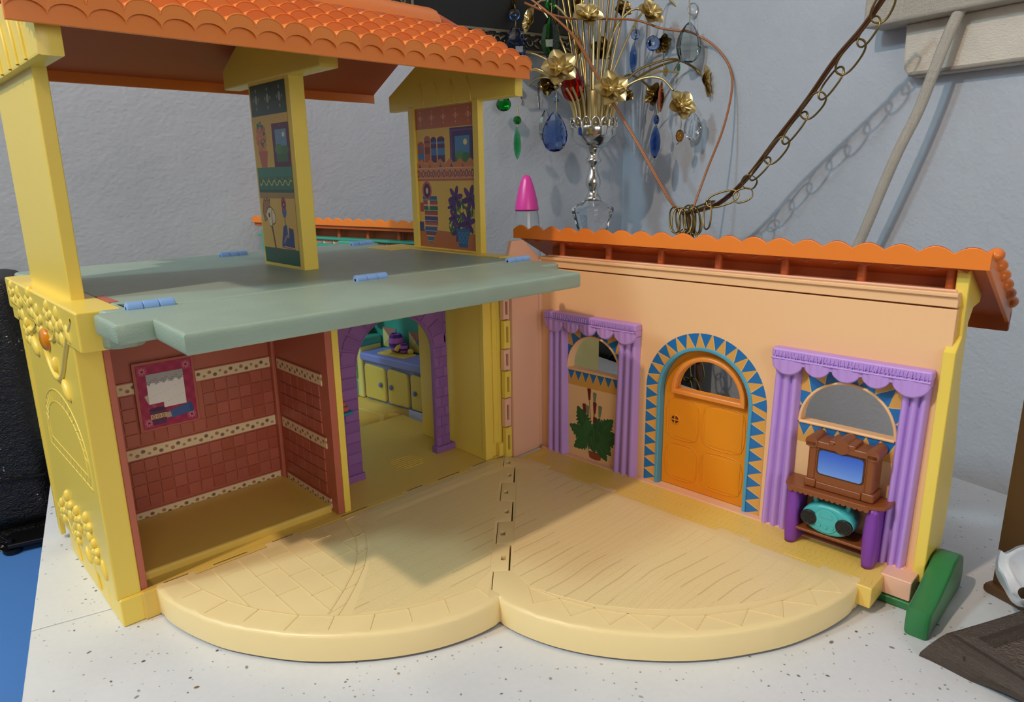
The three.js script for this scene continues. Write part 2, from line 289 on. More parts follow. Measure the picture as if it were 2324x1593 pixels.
{
  const bw = part('bathroom_wall', box(-0.487, -0.2505, 0, 0.258, -0.1635, -0.1562, 0), pinkBath, H);
  const pw = part('partition_wall', box(-0.2672, -0.2588, 0, 0.2585, -0.156, -0.0145, 0.001), pinkBath, H);
  part('partition_edge', box(-0.2588, -0.2505, 0, 0.2585, -0.15, -0.0135, 0.0012), yellow, H);
  const tiles = [pinkTile, pinkTileB, pinkTileC];
  const rows = [[0.0965, 0.1575, 4], [0.0195, 0.0795, 4], [0.1735, 0.1735, 0]];
  const tg = new RoundedBoxGeometry(0.0138, 0.0141, 0.002, 2, 0.0006);
  for (const [y0, y1, n] of rows) for (let j = 0; j < n; j++) for (let i = 0; i < 14; i++) {
    const x = -0.2768 - i * 0.01485, y = y0 + (j + 0.5) * (y1 - y0) / n;
    if (x > -0.436 && x < -0.36 && y > 0.11) continue;
    const m = fin(new THREE.Mesh(tg, tiles[Math.floor(rnd() * 3)])); m.name = 'tile'; m.position.set(x + 0.25, y - TY, -0.1558 + 0.1); bw.add(m); m.position.y = y - TY; 
  }
  const tg2 = new RoundedBoxGeometry(0.002, 0.0141, 0.0164, 2, 0.0006);
  for (const [y0, y1, n] of rows) for (let j = 0; j < n; j++) for (let i = 0; i < 6; i++) {
    const m = fin(new THREE.Mesh(tg2, tiles[Math.floor(rnd() * 3)])); m.name = 'tile';
    m.position.set(-0.2676 + 0.25, y0 + (j + 0.5) * (y1 - y0) / n - TY, -0.1325 + i * 0.0176 + 0.1); pw.add(m);
  }
  for (const [a, b] of [[0.1583, 0.1712], [0.0808, 0.0935], [0.0038, 0.0158]]) {
    for (const yy of [a - 0.0012, b]) { part('rail', box(-0.487, -0.2672, yy, yy + 0.0015, -0.1563, -0.1545, 0.0004), pinkBath, bw); part('rail', box(-0.2688, -0.267, yy, yy + 0.0015, -0.142, -0.029, 0.0004), pinkBath, pw); }
    const g = uvFrom(box(-0.487, -0.2672, a, b, -0.1563, -0.1548, 0), x => (x + 0.487) / 0.11 , (x, y) => (y - a) / (b - a));
    flowerBand.wrapS = THREE.RepeatWrapping; part('border_band', g, bandMat, bw);
    part('border_band', uvFrom(box(-0.2686, -0.2672, a, b, -0.142, -0.029, 0), (x, y, z) => (z + 0.142) / 0.11, (x, y) => (y - a) / (b - a)), bandMat, pw);
  }
  part('wall_column', [box(-0.2722, -0.2665, 0.003, 0.258, -0.1562, -0.147, 0.002)], pinkBath, bw);
  part('bathroom_step', box(-0.4868, -0.2675, -0.002, 0.0085, -0.156, -0.028, 0.003, 4), yellowDeep, H);
  // framed mirror
  const mir = part('mirror', XY((() => { const s = rectS(-0.4318, 0.1118, -0.3647, 0.1932); return s; })(), -0.1556, 0.0045, 0.0012), pinkBath, H);
  const face = canvasTex(512, 620, (x, w, h) => {
    x.fillStyle = '#a8204e'; x.fillRect(0, 0, w, h);
    for (let j = 0; j < 11; j++) for (let i = 0; i < 9; i++) { x.fillStyle = (i + j) % 2 ? '#9a1c52' : '#b02a58'; x.beginPath(); const cx = i * 64, cy = j * 62; x.moveTo(cx, cy - 30); x.lineTo(cx + 30, cy); x.lineTo(cx, cy + 30); x.lineTo(cx - 30, cy); x.fill(); }
    for (const [cx, cy] of [[56, 60], [456, 60], [56, 560], [456, 560]]) { x.fillStyle = '#b23a5c'; x.fillRect(cx - 44, cy - 46, 88, 92); x.strokeStyle = '#cf7d8c'; x.lineWidth = 12; for (let a = 0; a < 8; a++) { x.beginPath(); x.moveTo(cx + 12 * Math.cos(a * PI / 4), cy + 12 * Math.sin(a * PI / 4)); x.lineTo(cx + 36 * Math.cos(a * PI / 4), cy + 36 * Math.sin(a * PI / 4)); x.stroke(); } x.fillStyle = '#6e1434'; x.beginPath(); x.arc(cx, cy, 11, 0, 7); x.fill(); }
    // toothbrush in a cup, tube of paste
    x.save(); x.translate(120, 400); x.rotate(-0.35); x.fillStyle = '#b04a60'; x.fillRect(-16, -40, 32, 120); x.fillStyle = '#c4b6a8'; x.fillRect(-34, -120, 50, 86); x.restore();
    x.fillStyle = '#5c2a58'; x.beginPath(); x.moveTo(70, 440); x.lineTo(230, 440); x.lineTo(214, 590); x.lineTo(92, 590); x.fill(); x.fillStyle = '#45204a'; x.beginPath(); x.ellipse(150, 440, 80, 20, 0, 0, 7); x.fill();
    x.fillStyle = '#d8b27c'; x.fillRect(78, 486, 146, 46); x.strokeStyle = '#6a3040'; x.lineWidth = 5; for (const p of [105, 150, 195]) { x.beginPath(); x.arc(p, 509, 13, 0, 7); x.stroke(); }
    x.save(); x.translate(350, 500); x.rotate(-0.12); x.fillStyle = '#3e5f9c'; x.beginPath(); x.moveTo(-90, -34); x.lineTo(120, -52); x.lineTo(126, 46); x.lineTo(-90, 44); x.fill(); x.fillStyle = '#33508a'; x.fillRect(92, -52, 34, 98); x.fillStyle = '#b8a890'; x.fillRect(-132, -22, 46, 52); x.restore();
  });
  const gl = new THREE.MeshStandardMaterial({ map: face, roughness: 0.5 });
  part('mirror_face', uvFrom(box(-0.4285, -0.368, 0.1145, 0.19, -0.152, -0.1508, 0), x => (x + 0.4285) / 0.0605, (x, y) => (y - 0.1145) / 0.0755), gl, mir);
  const foil = canvasTex(256, 256, (x, w, h) => { x.fillStyle = '#e9e6e2'; x.fillRect(0, 0, w, h); x.fillStyle = '#a9a7a6'; x.beginPath(); x.moveTo(0, 0); x.lineTo(256, 0); x.lineTo(256, 58); for (let i = 16; i >= 0; i--) x.lineTo(i * 16, 62 + 14 * Math.sin(i * 1.9) + (16 - i) * 0.6); x.fill(); x.strokeStyle = '#77757a'; x.lineWidth = 3; for (let i = 0; i < 11; i++) { x.beginPath(); x.ellipse(14 + i * 24, 62 - (i % 3) * 9, 12, 8, i, 0, 7); x.stroke(); } for (let i = 0; i < 90; i++) { x.fillStyle = `rgba(150,146,142,${0.1 + 0.12 * (i % 3)})`; x.fillRect((i * 97) % 256, (i * 53) % 256, 5 + i % 7, 3); } });
  part('mirror_glass', uvFrom(XY(shp([[-0.419, 0.1785], [-0.379, 0.1785], [-0.379, 0.137], [-0.4035, 0.137], [-0.4035, 0.1435], [-0.419, 0.1435]].reverse()), -0.151, 0.0008, 0), x => (x + 0.419) / 0.04, (x, y) => (y - 0.137) / 0.0415), new THREE.MeshStandardMaterial({ map: foil, roughness: 0.3, metalness: 0.15 }), mir);
}
// ---- arch between the rooms, built of stones
{
  const cx = -0.128, rx = 0.062, sy = 0.15, ry = 0.062, z0 = -0.0905, zf = -0.0835;
  const s = shp([[-0.2505, 0], [cx - rx, 0], [cx - rx, sy], ...Array.from({ length: 23 }, (_, k) => { const a = PI - (k + 1) * PI / 24; return [cx + rx * Math.cos(a), sy + ry * Math.sin(a)]; }), [cx + rx, sy], [cx + rx, 0], [-0.0415, 0], [-0.0415, 0.258], [-0.2505, 0.258]]);
  const aw = part('arch_wall', XY(s, z0, zf - z0, 0.0006, 1, 8), archPurple, H);
  const stone = (pts, m) => part('stone', XY(shp(pts), zf - 0.0004, 0.0018, 0.0007, 1), m, aw);
  const mats = [archPurple, archPurpleB];
  // side piers: two staggered stones a course
  for (const [a, b] of [[-0.2485, cx - rx - 0.001], [cx + rx + 0.001, -0.0425]]) {
    const n = 10, h = 0.0148;
    for (let j = 0; j < n; j++) { const y = 0.0105 + j * h, cut = a + (b - a) * (j % 2 ? 0.62 : 0.38) + rr(-0.002, 0.002), dy = rr(-0.0008, 0.0008); stone([[a, y], [cut - 0.0008, y + dy], [cut - 0.0008, y + h - 0.0012 + dy], [a, y + h - 0.0012]], mats[j % 2]); stone([[cut + 0.0008, y + dy], [b, y], [b, y + h - 0.0012], [cut + 0.0008, y + h - 0.0012 + dy]], mats[(j + 1) % 2]); }
  }
  // ring stones
  const nr = 11;
  for (let k = 0; k < nr; k++) {
    const a0 = PI - k * PI / nr - 0.02, a1 = PI - (k + 1) * PI / nr + 0.02, ro = 0.021;
    const P = (a, r) => [cx + (rx + 0.001 + r) * Math.cos(a), sy + 0.009 + (ry - 0.008 + r) * Math.sin(a)];
    stone([P(a1, 0), P(a1, ro), P((a0 + a1) / 2, ro + 0.001), P(a0, ro), P(a0, 0), P((a0 + a1) / 2, 0.0006)], mats[k % 2]);
  }
  for (const [a, b] of [[-0.2485, -0.216], [-0.0475, -0.0425]]) for (let j = 0; j < 6; j++) stone([[a, 0.162 + j * 0.0155], [b, 0.162 + j * 0.0155], [b, 0.1762 + j * 0.0155], [a, 0.1762 + j * 0.0155]], mats[j % 2]);
  for (const [x0, x1] of [[-0.2505, -0.1885], [-0.0685, -0.0345]]) part('arch_foot', box(x0, x1, 0, 0.0095, -0.093, -0.0805, 0.001), archPurple, H);
  part('arch_lip', [tube(Array.from({ length: 25 }, (_, k) => { const a = PI - k * PI / 24; return [cx + (rx + 0.0008) * Math.cos(a), sy + (ry + 0.0008) * Math.sin(a), zf]; }), 0.0011, 40, 6)], archPurple, H);
  // small towel shelf at the left pier
  part('towel_shelf', [box(-0.2395, -0.204, 0.0975, 0.1015, -0.084, -0.072, 0.001)], plast('shelfBlue', 0x2f7fa6, 0.4), H);
  part('towel_stack', [box(-0.238, -0.209, 0.1015, 0.1085, -0.083, -0.074, 0.0025), box(-0.236, -0.212, 0.1085, 0.1155, -0.083, -0.0745, 0.0025), box(-0.235, -0.214, 0.1155, 0.122, -0.083, -0.075, 0.0025)], plast('towel', 0xb4585c, 0.7), H);
}
// right return wall, front jamb and the long hinge with its knuckles
part('return_wall', [box(-0.034, -0.0255, 0, 0.258, -0.162, -0.0125, 0.001), box(-0.0345, -0.0215, 0, 0.258, -0.02, -0.0115, 0.001)], yellow, H);
part('door_jamb', [box(-0.0255, -0.004, 0, 0.258, -0.022, -0.016, 0.0005), box(-0.0165, -0.004, 0.02, 0.258, -0.0165, -0.0135, 0.0008), box(-0.012, 0.0, 0, 0.02, -0.016, -0.008, 0.001), box(-0.009, 0.007, 0, 0.258, -0.022, -0.012, 0.0008)], yellow, H);
part('jamb_screw', new THREE.CylinderGeometry(0.0018, 0.0018, 0.001, 12).rotateX(PI / 2).translate(-0.0205, 0.117, -0.0158), brass, H);
{
  const hp = part('hinge_post', new THREE.CylinderGeometry(0.0012, 0.0012, 0.255, 12).translate(0.003, 0.129, -0.006), matte('pin', 0x6b6150, 0.4), H);
  const ys = [-0.003, 0.044, 0.087, 0.127, 0.158, 0.199, 0.232, 0.262];
  const slot = (y0, y1) => { const s = rectS(-0.0055, y0, 0.0065, y1); const m = (y0 + y1) / 2, q = Math.min(0.011, (y1 - y0) * 0.28); s.holes.push(path([[-0.0008, m - q], [-0.0008, m + q], [0.0026, m + q], [0.0026, m - q]])); return s; };
  ys.slice(0, -1).forEach((y, k) => { const pink = k % 2; part('hinge_knuckle', XY(slot(y + 0.0008, ys[k + 1] - 0.0008), pink ? -0.0095 : -0.0085, 0.0075, 0.0014, 2), pink ? peachPink : yellow, hp); });
}
// ---- upper deck
const deckY = 0.285;
{
  const rc = (x0, z0, x1, z1, r) => { const s = new THREE.Shape(); s.moveTo(x0 + r, z0); s.lineTo(x1 - r, z0); s.absarc(x1 - r, z0 + r, r, -PI / 2, 0); s.lineTo(x1, z1 - r); s.absarc(x1 - r, z1 - r, r, 0, PI / 2); s.lineTo(x0 + r, z1); s.absarc(x0 + r, z1 - r, r, PI / 2, PI); s.lineTo(x0, z0 + r); s.absarc(x0 + r, z0 + r, r, PI, PI * 1.5); return s; };
  const deck = part('deck', XZ(rc(-0.4755, -0.358, -0.006, 0.0365, 0.012), deckY, 0.027, 0.0022, 3), deckGreen, H);
  part('deck_lobe', [XZ(rc(-0.494, 0.0, -0.46, 0.0365, 0.013), deckY, 0.0335, 0.003, 3), XZ(rc(-0.4955, -0.358, -0.46, -0.318, 0.013), deckY, 0.0335, 0.003, 3), XZ(rc(-0.03, -0.358, 0.012, -0.318, 0.013), deckY, 0.0335, 0.003, 3)], deckGreen, deck);
  const s = new THREE.Shape(); s.moveTo(-0.494, 0.0385); s.lineTo(-0.009, 0.0385); s.quadraticCurveTo(-0.002, 0.0385, -0.002, 0.046); s.lineTo(-0.0035, 0.094); s.quadraticCurveTo(-0.0035, 0.101, -0.011, 0.101); s.lineTo(-0.0365, 0.1005); s.lineTo(-0.0517, 0.1755); s.lineTo(-0.4756, 0.1755); s.lineTo(-0.4733, 0.1005); s.lineTo(-0.494, 0.1035); s.quadraticCurveTo(-0.5015, 0.1035, -0.5015, 0.096); s.lineTo(-0.5015, 0.046); s.quadraticCurveTo(-0.5015, 0.0385, -0.494, 0.0385);
  part('deck_flap', XZ(s, deckY, 0.0168, 0.0028, 3), deckGreen, H);
  part('flap_peg', box(-0.474, -0.470, 0.262, 0.27, 0.055, 0.06, 0.001), deckGreen, H);
  for (const [a, b, z] of [[-0.4755, -0.4365, 0.0385], [-0.2555, -0.2172, 0.0405], [-0.0395, -0.0025, 0.044], [-0.2545, -0.216, -0.324], [-0.043, -0.0045, -0.3225], [-0.4755, -0.4365, -0.324]]) {
    const n = 3, w = (b - a) / n, l = [];
    for (let k = 0; k < n; k++) l.push(lathe([[0.0016, 0], [0.0046, 0], [0.0052, 0.0006], [0.0052, w - 0.001], [0.0046, w - 0.0004], [0.0016, w - 0.0004]], 18).rotateZ(-PI / 2).translate(a + k * w, deckY + 0.001, z));
    part('hinge_barrel', l, hingeBlue, H);
  }
  part('deck_sill', [box(-0.015, 0.012, 0.281, 0.2868, -0.262, 0.003, 0.0008), box(-0.049, 0.014, 0.262, 0.2866, -0.262, -0.2, 0.0008)], yellow, H);
}
// ---- the three uprights under the roof with their stickers
function ellipse(x, cx, cy, a, b, c) { x.fillStyle = c; x.beginPath(); x.ellipse(cx, cy, a, b, 0, 0, 7); x.fill(); }
function ovalBand(x, x0, y0, w, h, bg, fg, n) { x.fillStyle = bg; x.fillRect(x0, y0, w, h); for (let i = 0; i < n; i++) { const cx = x0 + (i + 0.5) * w / n, cy = y0 + h * 0.48, s = h / 10; ellipse(x, cx, cy, s * 0.95, s * 1.5, fg); ellipse(x, cx, cy - s * 2.9, s * 0.4, s * 0.65, fg); ellipse(x, cx, cy + s * 2.9, s * 0.4, s * 0.65, fg); ellipse(x, cx - s * 1.9, cy, s * 0.3, s * 0.6, fg); ellipse(x, cx + s * 1.9, cy, s * 0.3, s * 0.6, fg); } }
const stickerA = canvasTex(384, 896, (x, w, h) => {     // green shelf, hobby horse, boots
  x.fillStyle = '#e3bd5e'; x.fillRect(0, 0, w, h);
  ovalBand(x, 0, 0, w, 150, '#17463c', '#93a59c', 3);
  for (let i = 0; i < 42; i++) { const a = i * 2.4, r = 8 * Math.sqrt(i); ellipse(x, 82 + r * Math.cos(a) * 1.0, 262 + r * Math.sin(a) * 1.5, 15, 14, i % 5 === 1 ? '#3f7a58' : i % 3 ? '#dd8a52' : '#cf7a4e'); if (i % 4 === 0) ellipse(x, 82 + r * Math.cos(a), 262 + r * Math.sin(a) * 1.5, 5, 5, '#f2c49a'); }
  x.fillStyle = '#c66a54'; x.beginPath(); x.moveTo(36, 322); x.lineTo(142, 322); x.lineTo(116, 424); x.lineTo(64, 424); x.fill();
  x.fillStyle = '#5c1f50'; x.fillRect(206, 194, 178, 216); ellipse(x, 295, 206, 8, 8, '#8a3a68'); x.fillStyle = '#6f9fd0'; x.fillRect(236, 224, 120, 156); x.fillStyle = '#3c7050'; x.fillRect(236, 322, 120, 58); ellipse(x, 268, 318, 44, 26, '#4f8a5c'); ellipse(x, 330, 322, 40, 20, '#477c54'); ellipse(x, 325, 250, 14, 12, '#e8e6da');
  x.fillStyle = '#3f8a7c'; x.fillRect(0, 404, w, 66); x.fillStyle = '#2f7a6a'; x.fillRect(0, 452, w, 70); x.fillStyle = '#1f5e52'; x.fillRect(0, 516, w, 16); x.fillStyle = '#a88a58'; x.fillRect(0, 530, w, 30);
  x.strokeStyle = '#d8d27a'; x.lineWidth = 6; x.beginPath(); for (let i = 0; i <= 60; i++) x.lineTo(14 + i * 6, 482 + 12 * Math.sin(i * 0.62)); x.stroke(); for (let i = 0; i < 5; i++) ellipse(x, 50 + i * 74, 462, 9, 6, '#b8784a');
  x.save(); x.translate(-8, -8);                          // hobby horse on its stick
  x.strokeStyle = '#7a5238'; x.lineWidth = 17; x.beginPath(); x.moveTo(118, 712); x.lineTo(150, 880); x.stroke();
  x.strokeStyle = '#4a3026'; x.lineWidth = 5; x.fillStyle = '#b07a58'; x.beginPath(); x.moveTo(44, 690); x.quadraticCurveTo(16, 640, 40, 596); x.lineTo(52, 568); x.lineTo(70, 584); x.lineTo(82, 562); x.lineTo(98, 582); x.lineTo(116, 570); x.lineTo(112, 620); x.lineTo(76, 680); x.fill(); x.stroke();
  x.fillStyle = '#eadbb8'; x.beginPath(); x.moveTo(60, 650); x.quadraticCurveTo(88, 600, 130, 616); x.quadraticCurveTo(172, 640, 168, 672); x.quadraticCurveTo(160, 704, 126, 700); x.quadraticCurveTo(118, 722, 96, 708); x.fill(); x.stroke(); ellipse(x, 96, 654, 9, 13, '#2a2220'); x.beginPath(); x.moveTo(134, 620); x.quadraticCurveTo(118, 660, 130, 698); x.stroke();
  x.restore();
  x.fillStyle = '#2a4f9a'; x.beginPath(); x.moveTo(238, 700); x.lineTo(278, 690); x.lineTo(284, 772); x.lineTo(226, 806); x.lineTo(204, 800); x.fill(); x.fillStyle = '#22428a'; x.beginPath(); x.moveTo(296, 704); x.lineTo(344, 712); x.lineTo(346, 806); x.lineTo(234, 800); x.lineTo(292, 754); x.fill();
  x.fillStyle = '#c08a8a'; x.beginPath(); x.moveTo(292, 746); x.quadraticCurveTo(248, 762, 240, 788); x.lineTo(230, 784); x.quadraticCurveTo(240, 752, 288, 736); x.fill(); x.strokeStyle = '#b8626a'; x.lineWidth = 7; x.beginPath(); x.moveTo(204, 806); x.lineTo(350, 814); x.stroke();
  x.strokeStyle = '#6a5a60'; x.lineWidth = 8; x.beginPath(); x.moveTo(262, 694); x.lineTo(262, 640); x.stroke(); ellipse(x, 262, 622, 24, 34, '#3a6ab0'); ellipse(x, 262, 586, 27, 36, '#b0484e'); ellipse(x, 262, 590, 15, 20, '#54285c'); ellipse(x, 262, 590, 6, 7, '#e0b0b8');
  x.fillStyle = '#1f5e4a'; x.fillRect(0, 816, w, 80); x.strokeStyle = '#6a4634'; x.lineWidth = 14; x.beginPath(); x.moveTo(132, 816); x.lineTo(142, 880); x.stroke();
});
const stickerB = canvasTex(640, 896, (x, w, h) => {     // terracotta shelf with books, woven doll and purple flowers
  x.fillStyle = '#e6bf5c'; x.fillRect(0, 0, w, h);
  ovalBand(x, 0, 0, w, 128, '#bd6a4e', '#e2a286', 5);
  const book = (a, y, bw, c, d) => { x.fillStyle = c; x.beginPath(); x.moveTo(a, 342); x.lineTo(a, y + 16); x.quadraticCurveTo(a + bw / 2, y - 12, a + bw, y + 16); x.lineTo(a + bw, 342); x.fill(); x.fillStyle = d; x.fillRect(a, y + 34, bw, 14); x.fillRect(a, y + 74, bw, 44); };
  book(20, 202, 72, '#b4524a', '#3a7cba'); book(98, 168, 66, '#b85c4c', '#8c3a44'); book(172, 178, 62, '#4c2f70', '#3f7ac4'); book(244, 178, 80, '#5a2f68', '#4a86c8');
  x.fillStyle = '#4a3478'; x.fillRect(382, 134, 258, 208); x.strokeStyle = '#6a54a0'; x.lineWidth = 10; x.strokeRect(398, 150, 226, 200); x.fillStyle = '#4c8cc8'; x.fillRect(434, 186, 150, 160); x.fillStyle = '#3f7c4c'; x.fillRect(434, 296, 150, 50); ellipse(x, 480, 300, 46, 24, '#4f9058'); ellipse(x, 548, 304, 40, 18, '#3f7c4c'); ellipse(x, 540, 224, 20, 18, '#f0e2a0');
  x.fillStyle = '#d08452'; x.beginPath(); x.moveTo(0, 352); for (let i = 0; i <= 60; i++) x.lineTo(i * w / 60, 334 + 14 * Math.cos(i * 0.628) + 5 * Math.cos(i * 3)); x.lineTo(w, 376); x.lineTo(0, 376); x.fill(); for (let i = 0; i < 6; i++) { x.fillStyle = ['#6a4a8a', '#b8564a', '#3a6aa0'][i % 3]; x.beginPath(); x.moveTo(20 + i * 118, 372); x.lineTo(36 + i * 118, 346); x.lineTo(52 + i * 118, 372); x.fill(); }
  x.fillStyle = '#d6926a'; x.fillRect(0, 376, w, 76); x.fillStyle = '#e8b088'; x.fillRect(0, 374, w, 5); x.lineWidth = 6; for (let i = 0; i < 22; i++) { x.strokeStyle = i % 2 ? '#8a3a5a' : '#4a2a4e'; x.beginPath(); x.ellipse(14 + i * 29.5, 412 + (i % 2 ? 3 : 0), i % 2 ? 9 : 11, i % 2 ? 14 : 20, 0.2, 0, 7); x.stroke(); } x.fillStyle = '#b86a4e'; x.fillRect(0, 446, w, 12);
  x.fillStyle = '#bb7040'; x.beginPath(); x.moveTo(0, 776); x.lineTo(w, 790); x.lineTo(w, h); x.lineTo(0, h); x.fill();
  // long striped woven piece
  const sil = y => { const t = (y - 556) / 300; return t < 0.3 ? 76 : t < 0.75 ? 70 : 70 - (t - 0.75) * 190; };
  const cols = ['#2f5f98', '#b84a48', '#2f6a54', '#b04850', '#3a4a88', '#bc5a4c', '#2f5f98', '#8a3a58', '#2f6ba0'];
  for (let y = 556; y < 862; y += 4) { const k = Math.floor((y - 556) / 34), s = sil(y), off = 130 + 10 * Math.sin((y - 556) / 90); x.fillStyle = (y % 34) < 5 ? '#d8c27a' : cols[k % cols.length]; x.fillRect(off - s, y, s * 2 + (y < 760 ? 10 : 0), 5); }
  x.fillStyle = '#b84a48'; x.fillRect(20, 600, 40, 60); x.fillStyle = '#3a4a88'; x.fillRect(4, 728, 52, 64); ellipse(x, 106, 520, 54, 60, '#c05a54'); ellipse(x, 106, 522, 38, 46, '#4c2a52'); ellipse(x, 106, 522, 14, 20, '#e6c2c4'); x.fillStyle = '#e4dcb0'; x.beginPath(); x.moveTo(106, 586); x.lineTo(134, 586); x.lineTo(122, 660); x.fill();
  // purple lilies in a blue pot
  for (let i = 0; i < 40; i++) { x.save(); x.translate(rr(360, 600), rr(600, 780)); x.rotate(rr(-1, 1)); ellipse(x, 0, 0, 9, 38, i % 3 ? '#2f6a34' : '#4f8440'); x.restore(); }
  const lily = (cx, cy, s) => { for (let a = 0; a < 6; a++) { x.save(); x.translate(cx, cy); x.rotate(a * PI / 3 + 0.3); ellipse(x, 0, -s * 0.6, s * 0.26, s * 0.62, a % 2 ? '#573080' : '#482670'); x.restore(); } ellipse(x, cx, cy, s * 0.2, s * 0.2, '#2e1850'); };
  lily(420, 566, 66); lily(576, 570, 74); lily(540, 720, 70); lily(400, 690, 50); lily(440, 782, 56); lily(380, 620, 40);
  x.fillStyle = '#2a66a4'; x.beginPath(); x.moveTo(418, 760); x.lineTo(560, 760); x.lineTo(534, 878); x.lineTo(446, 878); x.fill(); x.strokeStyle = '#5a90c4'; x.lineWidth = 5; for (let i = 0; i < 6; i++) { x.beginPath(); x.ellipse(455 + (i % 3) * 38, 796 + Math.floor(i / 3) * 40, 12, 15, 0, 0, 7); x.stroke(); }
});
{
  const zc = -0.135;
  const bracket = (z0, z1, y0, ya, x0, x1) => { const h = 0.0225, m = (z0 + z1) / 2, yt = y0 + h + 0.5 * (z1 - m); return ZY(shp([[z0, y0], [z1, y0], [z1, y0 + h], [m, yt], [z0, y0 + h]]), x1, x1 - x0, 0.002, 2); };
  const mk = (x0, x1, z0, z1, y1, bz0, bz1, by, bx0, bx1, tag) => {
    const p = part('post', [box(x0, x1, 0.284, y1 + 0.005, z0, z1, 0.0012)], yellow, H);
    part('post_bracket', bracket(bz0, bz1, by, 0.575, bx0, bx1), yellow, p);
    return p;
  };
  const pl = mk(-0.4975, -0.4857, -0.228, -0.05, 0.487, -0.258, 0.0225, 0.485, -0.505, -0.4865);
  const pc = mk(-0.2472, -0.2285, -0.193, -0.086, 0.503, -0.262, -0.012, 0.503, -0.2485, -0.226);
  const pr = mk(0.0035, 0.0105, -0.206, -0.0515, 0.487, -0.258, 0.0205, 0.487, 0.0005, 0.0145);
  part('post_rim', [box(-0.0005, 0.0045, 0.284, 0.49, -0.0625, -0.0505, 0.001), box(-0.0005, 0.0045, 0.284, 0.49, -0.2085, -0.1955, 0.001), box(0.0, 0.0045, 0.2845, 0.2885, -0.2, -0.056, 0.001)], yellow, pr);
  [-0.17, -0.135, -0.1, -0.065].forEach(z => part('bracket_rib', tube([[0.0005, 0.488, z], [0.0002, 0.505, z - 0.002], [0.0002, 0.52, z - 0.008]], 0.0012, 8, 6), yellow, pr));
  [-0.17, -0.13, -0.09, -0.055, -0.02].forEach(z => part('bracket_rib', tube([[-0.505, 0.4865, z], [-0.5052, 0.505, z - 0.004], [-0.5052, 0.525, z - 0.012]], 0.0022, 8, 6), yellow, pl));
  const st = (tex, x, z0, z1, y0, y1, parent) => { const g = flat(z1 - z0, y1 - y0).rotateY(-PI / 2).translate(x, (y0 + y1) / 2, (z0 + z1) / 2); return part('sticker', g, new THREE.MeshStandardMaterial({ map: tex, roughness: 0.35 }), parent); };
  st(stickerA, -0.2476, -0.188, -0.096, 0.2885, 0.500, pc).userData.label = 'printed sticker with green shelf, hobby horse and blue boots';
  st(stickerB, 0.0032, -0.1965, -0.0615, 0.288, 0.4865, pr).userData.label = 'printed sticker with books, woven figure and purple flowers';
}
